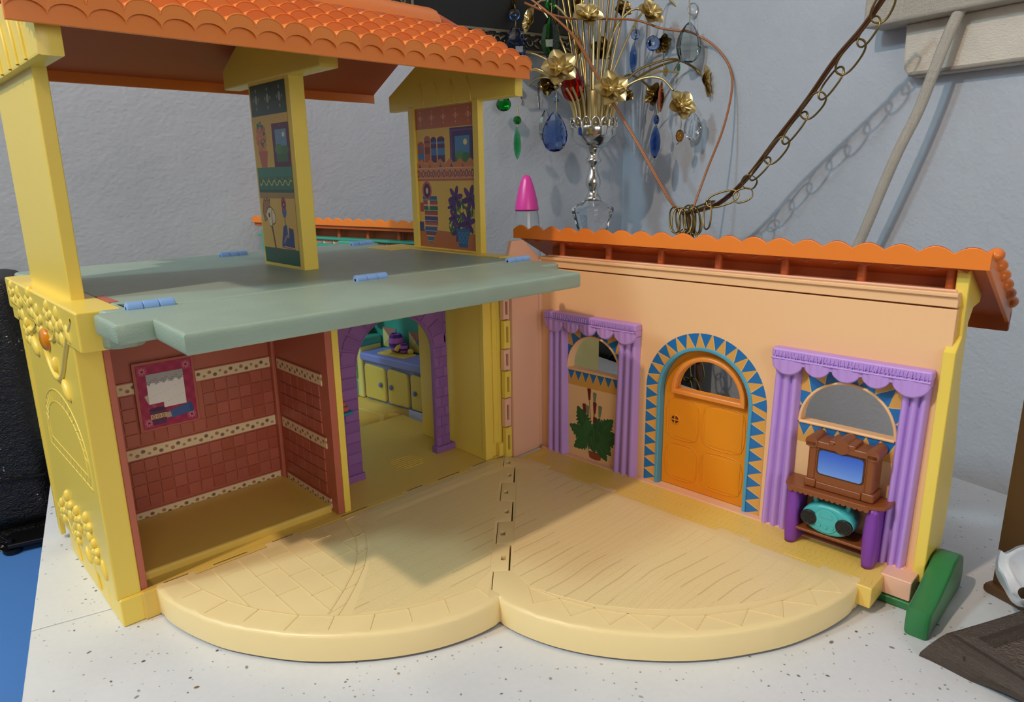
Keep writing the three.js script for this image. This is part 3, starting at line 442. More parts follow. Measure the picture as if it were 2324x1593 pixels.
// ---- main roof: tiles in straight columns of five
{
  const zc = -0.135, p = 0.02665, x00 = -0.5254, n = 20, xR = x00 + n * p, slope = 0.51;
  const yAt = z => 0.5195 + (0.04 - z) * slope;
  const inv = (dz, t) => { const zf = 0.039 - dz, zb = 2 * zc - zf; return shp([[zf, yAt(zf) - 0.0015], [zc, yAt(zc) - 0.0015], [zb, yAt(zf) - 0.0015], [zb, yAt(zf) - 0.0015 - t], [zc, yAt(zc) - 0.0015 - t], [zf, yAt(zf) - 0.0015 - t]]); };
  const roof = part('roof', [ZY(inv(0, 0.003), xR - 0.001, n * p - 0.002, 0.0005, 1)], roofInShaded, H);
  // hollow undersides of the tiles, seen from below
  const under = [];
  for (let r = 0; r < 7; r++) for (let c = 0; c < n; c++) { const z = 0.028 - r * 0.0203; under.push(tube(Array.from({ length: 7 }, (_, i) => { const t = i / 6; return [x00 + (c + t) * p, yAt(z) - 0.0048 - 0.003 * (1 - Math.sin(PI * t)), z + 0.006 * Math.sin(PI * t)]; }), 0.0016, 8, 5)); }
  part('tile_underside', under, roofInShaded, roof).userData.kind = 'stuff';
  const R = p / 2, sag = 0.0085;
  { // eave board: scalloped top edge
    const pts = [[x00, 0.5045], [xR, 0.5045]]; for (let k = n - 1; k >= 0; k--) for (let j = 0; j < 8; j++) { const t = 1 - j / 8; pts.push([x00 + (k + t) * p, 0.5195 + sag * Math.sin(PI * t) * 0.92]); } pts.push([x00, 0.5195]);
    part('eave_board', XY(shp(pts), 0.0365, 0.0032, 0.0006, 1), orange, roof);
    part('eave_board', XY(shp(pts), -0.31, 0.0032, 0.0006, 1), orange, roof);
  }
  const tile = grid(10, 3, (u, v) => { // one barrel tile: hollow arch, a little wider and higher at its lower end
    const a = PI * u, k = 1 + 0.08 * (1 - v), zz = -v * 0.0232 + 0.0022;
    return [R - R * Math.cos(a) * 1.0, sag * k * Math.sin(a) + (-zz) * 0.12 + 0.0006, zz];
  });
  const lipPts = Array.from({ length: 11 }, (_, i) => { const a = PI * i / 10; return V(R - R * Math.cos(a), sag * 1.08 * Math.sin(a) + 0.0005, 0.0022); });
  const face = grid(10, 1, (u, v) => { const a = PI * u; return [R - R * Math.cos(a), sag * 1.08 * Math.sin(a) + 0.0004 - 0.0105 * (1 - v), 0.0021]; });
  const tileG = merge([tile, face, new THREE.TubeGeometry(new THREE.CatmullRomCurve3(lipPts), 12, 0.0007, 5)]);
  const mats = [orange, orangeB, orangeC];
  for (let r = 0; r < 5; r++) for (let c = 0; c < n; c++) {
    const z = 0.0405 - r * 0.0203, m = fin(new THREE.Mesh(tileG, mats[Math.floor(rnd() * 3)])); m.name = 'roof_tile';
    m.position.set(x00 + c * p + 0.25, yAt(z) + 0.0012 - TY, z + 0.1); roof.add(m);
  }
  // back slope: one corrugated sheet (its tiles face away)
  part('back_slope', grid(n * 8, 1, (u, v) => { const k = u * n, t = k - Math.floor(k), z = zc - 0.055 - v * 0.122; return [x00 + u * n * p, yAt(2 * zc - z) + sag * Math.abs(Math.sin(PI * t)), z]; }, true), orangeB, roof);
  const cap = [[-0.2, 0.564], [-0.192, 0.573], [-0.182, 0.5795], [-0.172, 0.582], [-0.168, 0.593], [-0.16, 0.602], [-0.148, 0.6075], [-0.135, 0.609], [-0.122, 0.6075], [-0.11, 0.602], [-0.102, 0.593], [-0.098, 0.582], [-0.088, 0.5795], [-0.078, 0.573], [-0.07, 0.566]].map(([z, y]) => [z + 0.006, y]);
  part('ridge_cap', ZY(shp([...cap].reverse()), -0.019, 0.492, 0.003, 3), orange, roof);
}
// ---- kitchen wing at the back, folded out behind the block
const KT = 7 * deg, K = g => g.rotateY(KT).translate(0, 0, -0.275);       // its z runs away from the viewer as negative
{
  const kw = part('kitchen_wing', [K(box(0.062, 0.075, 0, 0.27, -0.46, 0.0, 0.001)), K(box(0.055, 0.085, 0, 0.29, -0.47, -0.46, 0.001))], plast('kitchenTeal', 0x3f9f8c, 0.45), H);
  part('kitchen_floor', [XZ(shp([[0.0, -0.268], [-0.245, -0.5], [-0.1, -0.74], [-0.05, -0.74]].map(q => [q[0] - 0.004, q[1]])), 0.0, 0.028, 0.003, 2)], yellowDeep, H);
  part('kitchen_floor', [K(box(-0.028, 0.03, -0.02, 0.0008, -0.48, -0.01, 0.001))], stripYellow, H);
  // counter with three doors, sink and tap
  const cf = 0.012;
  const cu = part('cabinet_unit', [K(box(cf + 0.004, 0.062, 0.001, 0.075, -0.108, 0.06, 0.003))], plast('cabBlue', 0x7787c4, 0.45), H);
  part('counter_top', [K(box(cf - 0.004, 0.062, 0.074, 0.089, -0.112, 0.06, 0.005, 4))], plast('counterBlue', 0x7f8fda, 0.4), cu);
  for (const [a, b, kz] of [[-0.103, -0.047, -0.058], [-0.041, 0.012, -0.03], [0.018, 0.058, 0.03]]) {
    const rs = new THREE.Shape(), r = 0.009; rs.moveTo(a + 0.003, 0.006); rs.lineTo(b - 0.003, 0.006); rs.lineTo(b, 0.01); rs.lineTo(b, 0.066 - r); rs.quadraticCurveTo(b, 0.067, b - r, 0.067); rs.lineTo(a + r, 0.069); rs.quadraticCurveTo(a, 0.069, a, 0.069 - r); rs.lineTo(a, 0.01);
    const d = part('cabinet_door', K(ZY(rs, cf + 0.005, 0.006, 0.0022, 3)), plast('cabDoor', 0xd9c35a, 0.5), cu);
    part('knob', K(new THREE.SphereGeometry(0.0045, 14, 10).scale(0.7, 1, 0.9).translate(cf - 0.003, 0.0365, kz)), plast('knobBlue', 0x6478b8, 0.3), cu);
  }
  part('sink', [K(box(0.02, 0.05, 0.0885, 0.0912, -0.075, -0.005, 0.001)), K(box(0.024, 0.046, 0.0905, 0.0925, -0.071, -0.045, 0.0006))], plast('sinkGold', 0xd7bb4e, 0.35), cu);
  part('tap', [K(tube([[0.05, 0.092, -0.03], [0.046, 0.102, -0.032], [0.036, 0.103, -0.036], [0.032, 0.097, -0.038]], 0.0042, 16, 10)), K(new THREE.SphereGeometry(0.0055, 12, 10).translate(0.048, 0.095, -0.018)), K(new THREE.SphereGeometry(0.0055, 12, 10).translate(0.048, 0.095, -0.044))], M.sinkGold, cu);
  const ov = part('oven', [K(box(cf + 0.001, 0.062, 0.001, 0.1, -0.2, -0.112, 0.004))], plast('ovenCream', 0xe8dd86, 0.45), H);
  part('stove_top', [K(box(cf - 0.006, 0.062, 0.096, 0.113, -0.203, -0.109, 0.005, 4))], plast('stoveTeal', 0x4aa898, 0.42), ov);
  part('oven_door', [K(box(cf - 0.004, cf + 0.004, 0.036, 0.088, -0.192, -0.124, 0.003))], plast('ovenGreen', 0x7fb58a, 0.45), ov);
  part('oven_window', [K(box(cf - 0.0055, cf - 0.003, 0.046, 0.078, -0.185, -0.137, 0.001))], matte('ovenDark', 0x5a3528, 0.4), ov);
  part('oven_rack', [K(box(cf - 0.007, cf - 0.005, 0.052, 0.055, -0.185, -0.137, 0.0006)), K(box(cf - 0.007, cf - 0.005, 0.066, 0.068, -0.185, -0.137, 0.0006))], matte('rack', 0xe8e0d0, 0.4), ov);
  part('drawer', [K(box(cf - 0.004, cf + 0.004, 0.004, 0.033, -0.19, -0.126, 0.003)), K(tube([[cf - 0.004, 0.024, -0.175], [cf - 0.009, 0.0225, -0.168], [cf - 0.009, 0.0225, -0.148], [cf - 0.004, 0.024, -0.141]], 0.0016, 12, 6))], plast('drawerBlue', 0x77b8da, 0.42), ov);
  part('pot', [K(lathe([[0, 0], [0.018, 0], [0.021, 0.006], [0.021, 0.018], [0.023, 0.02]], 20).translate(0.036, 0.113, -0.15))], black, ov);
  // tiled splashback and hood
  const tri = [];
  const sq = (z, y, s) => [[[z, y], [z + s, y], [z + s / 2, y + s / 2], '#d9c76a'], [[z, y], [z, y + s], [z + s / 2, y + s / 2], '#e3d98c'], [[z + s, y], [z + s, y + s], [z + s / 2, y + s / 2], '#5f8fb0'], [[z, y + s], [z + s, y + s], [z + s / 2, y + s / 2], '#b07a6c']];
  for (const z0 of [-0.105, -0.035, 0.035]) for (const [a, b, c, col] of sq(z0, 0.091, 0.036)) { const ar = (b[0] - a[0]) * (c[1] - a[1]) - (b[1] - a[1]) * (c[0] - a[0]); part('splash_tile', K(ZY(shp(ar > 0 ? [a, b, c] : [a, c, b]), 0.0622, 0.0014, 0.0004, 1)), plast('sp' + col, new THREE.Color(col), 0.4), kw); }
  part('wall_panel', [K(box(0.045, 0.062, 0.145, 0.28, -0.2, -0.11, 0.003))], M.kitchenTeal, kw);
  part('orange_cup', K(new THREE.SphereGeometry(0.011, 16, 12).scale(0.8, 0.9, 1).translate(0.038, 0.152, -0.118)), plast('cupOrange', 0xe8866a, 0.45), H);
}
{ // its roof edge, recess board and zigzag strip, seen between the uprights
  const KR = g => g.rotateY(10.9 * deg).translate(0, 0, -0.275), n = 17, sp = 0.0282, z0 = -0.49, pts = [[z0, 0.3045], [z0 + n * sp, 0.3045]];
  for (let k = n - 1; k >= 0; k--) for (let j = 0; j < 7; j++) { const t = 1 - j / 7; pts.push([z0 + (k + t) * sp, 0.3135 + 0.0055 * Math.sin(PI * t)]); }
  pts.push([z0, 0.3135]);
  const kr = part('kitchen_roof', KR(ZY(shp(pts), 0.088, 0.004, 0.0006, 1)), orange, H);
  part('recess_board', [KR(box(0.112, 0.116, 0.26, 0.306, -0.48, 0.0, 0)), KR(box(0.088, 0.19, 0.298, 0.306, -0.488, 0.0, 0.001))], roofInShaded, kr);
  part('roof_post', [-0.4, -0.32, -0.24, -0.16, -0.08].map(z => KR(new THREE.CylinderGeometry(0.004, 0.004, 0.03, 12).translate(0.103, 0.292, z))), roofInShaded, kr);
  part('wall_ledge', KR(box(0.088, 0.112, 0.277, 0.2815, -0.48, 0.0, 0.001)), M.kitchenTeal, kr);
  const zt = canvasTex(1024, 64, (x, w, h) => { x.fillStyle = '#d08a7a'; x.fillRect(0, 0, w, h); for (let i = 0; i < 16; i++) { x.fillStyle = '#3f86b4'; x.beginPath(); x.moveTo(i * 64, h); x.lineTo(i * 64 + 32, 4); x.lineTo(i * 64 + 32, h); x.fill(); x.fillStyle = '#ece08a'; x.beginPath(); x.moveTo(i * 64 + 32, 4); x.lineTo(i * 64 + 64, h); x.lineTo(i * 64 + 32, h); x.fill(); } });
  part('zigzag_strip', KR(flat(0.46, 0.014).rotateY(-PI / 2).translate(0.0935, 0.2695, -0.235)), new THREE.MeshStandardMaterial({ map: zt, roughness: 0.4 }), kr);
  part('wall_upper', KR(box(0.094, 0.1, 0.24, 0.277, -0.47, 0.0, 0.001)), M.kitchenTeal, kr);
}
{ // striped jugs standing by the kitchen sink
  const stripes = canvasTex(64, 256, (x, w, h) => { x.fillStyle = '#b566c8'; x.fillRect(0, 0, w, h); x.fillStyle = '#4a1f86'; for (let i = 0; i < 5; i++) x.fillRect(0, 14 + i * 50, w, 22); });
  const jm = new THREE.MeshStandardMaterial({ map: stripes, roughness: 0.4 });
  const jug = (z, s, label) => { const q = K(new THREE.BufferGeometry().setFromPoints([V(0.044, 0.0912, z)])).attributes.position; const o = thing('toy_jug', label, 'jug', [q.getX(0), q.getY(0), q.getZ(0)]); const b = fin(new THREE.Mesh(lathe([[0, 0], [0.0075, 0], [0.0112, 0.006], [0.0135, 0.015], [0.0128, 0.025], [0.0095, 0.0325], [0.0085, 0.033], [0.0068, 0.031], [0.007, 0.027], [0, 0.026]], 24).scale(s, s, s), jm)); b.name = 'jug_body'; o.add(b); };
  jug(-0.05, 1, 'large purple striped toy jug beside the sink, seen through the arch');
  jug(-0.031, 0.55, 'small purple striped toy jug in front of the larger jug');
}
// ================================================================ RIGHT WING (living room)
const wing = part('wing_base', [W(box(0.0, 0.066, -0.022, 0, 0.012, 0.4875, 0.0015))], stripYellow, H);
{
  const A = 0.065;
  // wall with two arched windows and a doorway cut through
  const arcP = (cz, r, y, ry, n = 18) => Array.from({ length: n + 1 }, (_, k) => { const a = k * PI / n; return [cz + r * Math.cos(a), y + ry * Math.sin(a)]; });
  const winHole = (cz, r) => arcP(cz, r, 0.1288, 0.0492);
  const doorHole = [[0.2018, 0], ...arcP(0.2635, 0.0617, 0.1275, 0.0617).reverse(), [0.3252, 0]];
  const ws = rectS(0.0, -0.022, 0.512, 0.2655);
  for (const h of [winHole(0.0985, 0.0447), winHole(0.4275, 0.0472), doorHole]) ws.holes.push(path([...h].reverse()));
  const wall = part('wing_wall', W(ZY(ws, A + 0.014, 0.014, 0.0004, 1, 8)), peach, H);
  part('wall_top', [W(box(A - 0.0008, A + 0.014, 0.2672, 0.278, 0.0, 0.512, 0.001)), W(box(A - 0.004, 0.105, 0.277, 0.2812, 0.004, 0.512, 0.0012))], peach, wall);
  part('foot_mould', [W(box(0.0565, 0.0655, -0.001, 0.0012, 0.01, 0.5, 0.0005)), W(box(0.035, 0.0655, -0.02, 0.0006, 0.484, 0.5125, 0.0012))], peachPink, wall);
  for (const [cz, r] of [[0.0985, 0.0447], [0.4275, 0.0472]]) {          // moulded rim round each window opening
    const pts = arcP(cz, r + 0.0004, 0.1288, 0.0496).map(([z, y]) => [A - 0.0004, y, z]);
    part('window_rim', [W(tube(pts, 0.0017, 36, 6)), W(tube([[A - 0.0004, 0.1282, cz - r], [A - 0.0004, 0.1282, cz], [A - 0.0004, 0.1282, cz + r]], 0.0019, 6, 6))], peach, wall);
  }
  // return panel at the hinge side with its gable top
  part('return_panel', [W(XY(shp([[0.0075, -0.005], [0.066, -0.005], [0.066, 0.277], [0.0625, 0.281], [0.031, 0.306], [0.0085, 0.306], [0.0015, 0.285], [0.0075, 0.28]]), -0.004, 0.006, 0.001, 2)), W(box(0.0605, 0.067, 0, 0.278, -0.004, 0.0055, 0.0025))], peachPink, wall);
  // free end: bulging yellow end panel
  const endP = part('end_panel', W(XY(shp([[0.0585, -0.008], [0.112, -0.008], [0.121, 0.03], [0.124, 0.07], [0.119, 0.115], [0.106, 0.16], [0.094, 0.2], [0.092, 0.25], [0.104, 0.262], [0.128, 0.264], [0.132, 0.27], [0.118, 0.297], [0.075, 0.304], [0.072, 0.297], [0.0755, 0.24], [0.0595, 0.2265]]), 0.506, 0.011, 0.0022, 3)), yellow, H);
  part('outer_shell', W(grid(10, 20, (u, v) => { const y = -0.01 + v * 0.262, b = 0.098 + 0.034 * Math.sin(PI * Math.min(1, Math.max(0, 0.18 + 0.82 * (1 - v)))) ** 1.2; return [b, y, 0.468 + u * 0.042]; })), yellow, endP);
  // slotted yellow floor strip edge
  for (const z of [0.10, 0.16, 0.275, 0.35, 0.41, 0.455]) part('strip_slot', W(box(0.0075, 0.0092, -0.0002, 0.0006, z - 0.012, z + 0.012, 0.0002)), yellowDeep, wing);
  // green moulded grass foot outside
  const gr = part('grass_base', [W(grid(24, 12, (u, v) => {
    const a = v * PI * 0.5, z = 0.40 + u * 0.138, end = u > 0.9 ? 1 - (u - 0.9) * 2.2 : 1;
    const x = 0.068 + 0.064 * Math.sin(a) * end + 0.0022 * Math.sin(u * 60) * Math.sin(2 * a), y = -0.029 + (0.037 + 0.006 * Math.sin(u * 7 + 1) + 0.002 * Math.sin(u * 47)) * Math.cos(a) ** 0.7 * (u > 0.93 ? 1 - (u - 0.93) * 1.5 : 1);
    return [x, y, z];
  }, true)), W(XY(shp([[-0.004, -0.0295], [0.112, -0.0295], [0.119, -0.012], [0.111, 0.009], [0.092, 0.018], [0.072, 0.019], [0.05, 0.011], [0.03, 0.004], [0.012, 0.0], [-0.004, -0.002]]), 0.5185, 0.021, 0.004, 3)), W(box(0.034, 0.13, -0.0295, -0.021, 0.42, 0.515, 0.002))], grassGreen, H);
  const blades = []; for (let k = 0; k < 22; k++) { const u = k / 22, x = 0.085 + 0.03 * rnd(), z = 0.44 + u * 0.085; blades.push(tube([[x, 0.004 - (x - 0.085) * 0.35, z], [x + 0.004, 0.002 - (x - 0.085) * 0.5, z + 0.004], [x + 0.008, -0.006 - (x - 0.085) * 0.5, z + 0.006]], 0.0017, 5, 5)); }
  part('grass_blades', W(merge(blades)), grassGreen, gr);
  // ---- wing roof: scalloped inner band, posts, recess board, sloping tiles
  const sp = 0.02885, z0 = -0.0435, n = 20, zE = z0 + n * sp;
  const pts = [[z0, 0.3045], [zE, 0.3035]];
  for (let k = n - 1; k >= 0; k--) for (let j = 0; j < 8; j++) { const t = 1 - j / 8; pts.push([z0 + (k + t) * sp, 0.3168 + 0.006 * Math.sin(PI * t)]); }
  pts.push([z0, 0.3168]);
  const wr = part('wing_roof', W(ZY(shp(pts), 0.062, 0.004, 0.0007, 2)), orange, H);
  const slope = grid(n * 6, 5, (u, v) => { const k = u * n, t = k - Math.floor(k); return [0.0595 + v * 0.135, 0.3168 + 0.0065 * Math.abs(Math.sin(PI * (u >= 1 ? 0 : t))) - v * 0.068, z0 + u * n * sp]; });
  part('wing_slope', W(slope), orangeB, wr);
  part('slope_underside', [W(grid(2, 2, (u, v) => [0.062 + v * 0.132, 0.3075 - v * 0.068, z0 + 0.002 + u * (n * sp - 0.004)], true)), W(box(0.188, 0.196, 0.228, 0.249, z0, zE, 0.001))], roofInShaded, wr);
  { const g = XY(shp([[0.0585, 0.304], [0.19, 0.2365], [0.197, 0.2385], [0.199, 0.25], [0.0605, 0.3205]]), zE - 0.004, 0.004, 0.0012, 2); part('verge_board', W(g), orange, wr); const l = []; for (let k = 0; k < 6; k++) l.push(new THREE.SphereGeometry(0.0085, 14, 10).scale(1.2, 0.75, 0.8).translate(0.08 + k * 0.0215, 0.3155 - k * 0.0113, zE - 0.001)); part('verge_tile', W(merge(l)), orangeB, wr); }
  part('recess_board', W(box(0.096, 0.1, 0.28, 0.305, -0.002, 0.508, 0)), roofInShaded, wr);
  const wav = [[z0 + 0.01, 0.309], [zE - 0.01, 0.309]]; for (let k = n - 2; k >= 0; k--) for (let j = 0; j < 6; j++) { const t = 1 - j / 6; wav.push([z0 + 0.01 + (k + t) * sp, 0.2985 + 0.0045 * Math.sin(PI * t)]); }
  part('scallop_trim', W(ZY(shp(wav), 0.071, 0.003, 0.0005, 1)), roofInShaded, wr);
  [0.0305, 0.1098, 0.1891, 0.2663, 0.3442, 0.4226, 0.5007].forEach(z => part('roof_post', [W(new THREE.CylinderGeometry(0.0043, 0.0043, 0.024, 18).translate(0.08, 0.293, z)), W(new THREE.CylinderGeometry(0.0055, 0.0058, 0.002, 18).translate(0.08, 0.2815, z))], roofInShaded, wr));
  part('ledge_lip', W(tube([[0.073, 0.2815, 0.01], [0.073, 0.2815, 0.25], [0.073, 0.2815, 0.508]], 0.0014, 20, 6)), peachPink, wr);

  // ---- printed stickers: zigzags round the windows and the door, potted plant
  const blue = '#1f6fb4', tan = '#dba252', line = '#e8c893';
  const zig = (key, zz0, zz1, y0, y1, draw) => { const S = 5200, t = canvasTex(Math.round((zz1 - zz0) * S), Math.round((y1 - y0) * S), (x, w, h) => draw(x, (z, y) => [(z - zz0) * S, h - (y - y0) * S], S)); return new THREE.MeshStandardMaterial({ map: t, roughness: 0.35, name: key }); };
  const triangle = (x, P, a, b, c) => { x.fillStyle = blue; x.beginPath(); x.moveTo(...P(...a)); x.lineTo(...P(...b)); x.lineTo(...P(...c)); x.fill(); x.strokeStyle = line; x.lineWidth = 3; x.stroke(); };
  const sheet = (s, zz0, zz1, y0, y1, x = A - 0.0003) => { const g = new THREE.ShapeGeometry(s, 24); const uv = g.attributes.uv, p = g.attributes.position; for (let i = 0; i < uv.count; i++) uv.setXY(i, (p.getX(i) - zz0) / (zz1 - zz0), (p.getY(i) - y0) / (y1 - y0)); g.rotateY(-PI / 2).translate(x, 0, 0); return W(g); };
  for (const [cz, r, zl, zr] of [[0.0985, 0.0447, 0.0535, 0.1435], [0.4275, 0.0472, 0.379, 0.4765]]) {
    const y0 = 0.1055, y1 = 0.19;
    const m = zig('w' + cz, zl, zr, y0, y1, (x, P) => {
      x.fillStyle = tan; x.fillRect(0, 0, 2000, 2000); const n = 9;
      for (let k = 0; k < n; k++) { const a = (k + 0.0) * PI / n, b = (k + 1) * PI / n, c = (a + b) / 2, ro = 1.42; triangle(x, P, [cz + r * 1.04 * Math.cos(a), 0.1288 + 0.051 * Math.sin(a)], [cz + r * 1.04 * Math.cos(b), 0.1288 + 0.051 * Math.sin(b)], [cz + r * ro * Math.cos(c), 0.1288 + 0.0492 * ro * Math.sin(c)]); }
      const q = 7, w = (zr - zl) / q; for (let k = 0; k < q; k++) triangle(x, P, [zl + k * w, 0.1268], [zl + (k + 1) * w, 0.1268], [zl + (k + 0.5) * w, 0.1125]);
    });
    const s = rectS(zl, y0, zr, y1); s.holes.push(path([...winHole(cz, r)].reverse()));
    part('window_sticker', sheet(s, zl, zr, y0, y1), m, wall, 'blue and tan zigzag sticker round the arched window');
  }
  {
    const zl = 0.1835, zr = 0.3435, y0 = 0, y1 = 0.2085, cz = 0.2635, ri = 0.0617, ro = 0.0797, ys = 0.1275;
    const m = zig('door', zl, zr, y0, y1, (x, P) => {
      x.fillStyle = tan; x.fillRect(0, 0, 2000, 2000); const q = 8, h = ys / q, n = 15;
      for (let k = 0; k < q; k++) { triangle(x, P, [cz - ro, k * h], [cz - ro, (k + 1) * h], [cz - ri, (k + 0.5) * h]); triangle(x, P, [cz + ri, k * h], [cz + ri, (k + 1) * h], [cz + ro, (k + 0.5) * h]); }
      for (let k = 0; k < n; k++) { const a = k * PI / n, b = (k + 1) * PI / n, c = (a + b) / 2; triangle(x, P, [cz + ro * 1.02 * Math.cos(a), ys + ro * 1.02 * Math.sin(a)], [cz + ro * 1.02 * Math.cos(b), ys + ro * 1.02 * Math.sin(b)], [cz + ri * Math.cos(c), ys + ri * Math.sin(c)]); }
    });
    const s = shp([[cz - ro, 0], ...arcP(cz, ro, ys, ro, 32).reverse(), [cz + ro, 0], [cz + ri, 0], ...arcP(cz, ri, ys, ri, 32), [cz - ri, 0]]);
    part('door_sticker', sheet(s, zl, zr, y0, y1), m, wall, 'blue and tan zigzag sticker round the arched door');
    const rim = [[cz - ri + 0.0005, 0], [cz - ri + 0.0005, 0.06], ...arcP(cz, ri - 0.0005, ys, ri - 0.0005, 24).reverse(), [cz + ri - 0.0005, 0.06], [cz + ri - 0.0005, 0]];
    part('door_trim', W(ZY(shp([[cz - ri - 0.001, 0], ...arcP(cz, ri + 0.001, ys, ri + 0.001, 32).reverse(), [cz + ri + 0.001, 0], [cz + ri - 0.0032, 0], ...arcP(cz, ri - 0.0032, ys, ri - 0.0032, 32), [cz - ri + 0.0032, 0]]), A + 0.012, 0.014, 0.0008, 1)), trimBlue, wall);
    // door leaf, set back in the opening, with a half-round window and moulded panels
    const dw = 0.0585, ds = shp([[cz - dw, 0.0008], ...arcP(cz, dw, ys, dw, 24).reverse(), [cz + dw, 0.0008]]);
    const wc = 0.2672, wr2 = 0.0425, wy = 0.1318; ds.holes.push(path(arcP(wc, wr2, wy, 0.041).reverse()));
    const door = part('door', W(ZY(ds, A + 0.0125, 0.004, 0.0006, 1, 20)), doorOrange, H);
    const fr = shp([[wc - wr2 - 0.006, wy - 0.0065], [wc + wr2 + 0.006, wy - 0.0065], ...arcP(wc, wr2 + 0.0062, wy - 0.001, 0.0475, 24)]); fr.holes.push(path(arcP(wc, wr2 - 0.0004, wy, 0.0408).reverse()));
    part('door_window_frame', W(ZY(fr, A + 0.009, 0.0085, 0.0025, 4, 20)), doorRim, door);
    const rr4 = (a, b, c, d, r) => [[a + r, b], [c - r, b], [c, b + r], [c, d - r], [c - r, d], [a + r, d], [a, d - r], [a, b + r]].map(q => V(A + 0.0084, q[1], q[0]));
    for (const [a, b, c, d] of [[0.2125, 0.0115, 0.2545, 0.0565], [0.2625, 0.0115, 0.3135, 0.0565], [0.2125, 0.066, 0.2545, 0.117], [0.2625, 0.066, 0.3135, 0.117]]) part('door_panel', [W(tube(rr4(a, b, c, d, 0.006), 0.0007, 60, 5, true)), W(box(A + 0.0079, A + 0.0092, b + 0.001, d - 0.001, a + 0.001, c - 0.001, 0.0005))], doorOrange, door);
    part('door_knob', [W(new THREE.TorusGeometry(0.0058, 0.0009, 8, 24).rotateY(PI / 2).translate(A + 0.008, 0.0895, 0.2225)), W(box(A + 0.0065, A + 0.009, 0.0888, 0.0902, 0.2168, 0.2282, 0.0003)), W(box(A + 0.0065, A + 0.009, 0.0838, 0.0952, 0.2218, 0.2232, 0.0003))], doorOrange, door);
    part('knob_recess_shade', W(new THREE.CylinderGeometry(0.0056, 0.0056, 0.0006, 24).rotateZ(PI / 2).translate(A + 0.0078, 0.0895, 0.2225)), matte('knobHoleShade', 0x5a2a0a, 0.6), door);  // dark brown disc: shade of the knob hole put into the colour
  }
  { // potted plant sticker
    const t = canvasTex(512, 640, (x, w, h) => {
      x.clearRect(0, 0, w, h);
      const tail = (a, b, c, d, col) => { x.strokeStyle = '#4a4632'; x.lineWidth = 5; x.beginPath(); x.moveTo(250, 470); x.quadraticCurveTo(c, d, a, b + 50); x.stroke(); x.save(); x.translate(a, b); x.rotate((a - 256) / 900); x.fillStyle = col; x.beginPath(); x.moveTo(-20, -46); x.quadraticCurveTo(0, -58, 20, -46); x.lineTo(10, 50); x.lineTo(-10, 50); x.fill(); x.restore(); };
      tail(212, 60, 226, 260, '#6e1f2c'); tail(268, 86, 256, 260, '#7c8468'); tail(270, 170, 262, 320, '#6e1f2c'); tail(324, 190, 300, 330, '#7c8468'); tail(164, 204, 200, 330, '#6e1f2c'); tail(276, 300, 262, 360, '#6e1f2c'); tail(196, 214, 210, 330, '#7c8468');
      const leaf = (cx, cy, s0, an, col) => { const s = s0 * 1.22; x.save(); x.translate(cx, cy); x.rotate(an); x.fillStyle = col; x.beginPath(); x.moveTo(0, s); const k = 8; for (let i = 1; i <= k; i++) { const u = i / k, r = s * 0.72 * Math.sin(PI * (0.15 + 0.8 * u)) + 4; x.lineTo(r, s - 2 * s * u + s * 0.06); x.lineTo(r * 0.62, s - 2 * s * u - s * 0.03); } x.lineTo(0, -s * 1.08); for (let i = k; i >= 1; i--) { const u = i / k, r = s * 0.72 * Math.sin(PI * (0.15 + 0.8 * u)) + 4; x.lineTo(-r * 0.62, s - 2 * s * u - s * 0.03); x.lineTo(-r, s - 2 * s * u + s * 0.06); } x.fill(); x.strokeStyle = '#4d8a5c'; x.lineWidth = 3; x.beginPath(); x.moveTo(0, s); x.lineTo(0, -s); x.stroke(); x.restore(); };
      leaf(150, 300, 96, -0.5, '#245c34'); leaf(376, 318, 92, 0.75, '#265e36'); leaf(300, 350, 80, 0.2, '#1f5530'); leaf(120, 420, 96, -1.2, '#2a663a'); leaf(400, 420, 104, 1.0, '#255c34'); leaf(150, 500, 92, -2.2, '#2c6a3c'); leaf(340, 470, 100, 2.2, '#2a653a'); leaf(220, 400, 92, -0.3, '#2e6c40'); leaf(270, 460, 80, 3.0, '#235a33');
      x.fillStyle = '#9a4a32'; x.beginPath(); x.moveTo(190, 500); x.lineTo(356, 500); x.lineTo(338, 622); x.quadraticCurveTo(280, 640, 222, 622); x.fill();
      x.fillStyle = '#e6cc98'; x.fillRect(196, 524, 154, 40); x.fillStyle = '#3f78a8'; for (let i = 0; i < 5; i++) { x.beginPath(); x.moveTo(198 + i * 30, 524); x.lineTo(228 + i * 30, 524); x.lineTo(213 + i * 30, 562); x.fill(); }
      leaf(250, 500, 60, 2.8, '#2a643a'); leaf(350, 540, 66, 2.5, '#2b663c');
    });
    const zl = 0.057, zr = 0.142, y0 = 0.002, y1 = 0.107;
    part('plant_sticker', sheet(rectS(zl, y0, zr, y1), zl, zr, y0, y1, A - 0.0004), new THREE.MeshStandardMaterial({ map: t, roughness: 0.4, alphaTest: 0.5 }), wall, 'die-cut sticker of a leafy plant in a terracotta pot');
    part('sticker_backing', sheet(rectS(0.0535, 0.003, 0.1435, 0.106), 0.0535, 0.1435, 0.003, 0.106, A - 0.0002), matte('backing', 0xf4c896, 0.35), wall);
    part('sticker_backing', sheet(rectS(0.379, 0.003, 0.4765, 0.106), 0.379, 0.4765, 0.003, 0.106, A - 0.0002), M.backing, wall);
  }
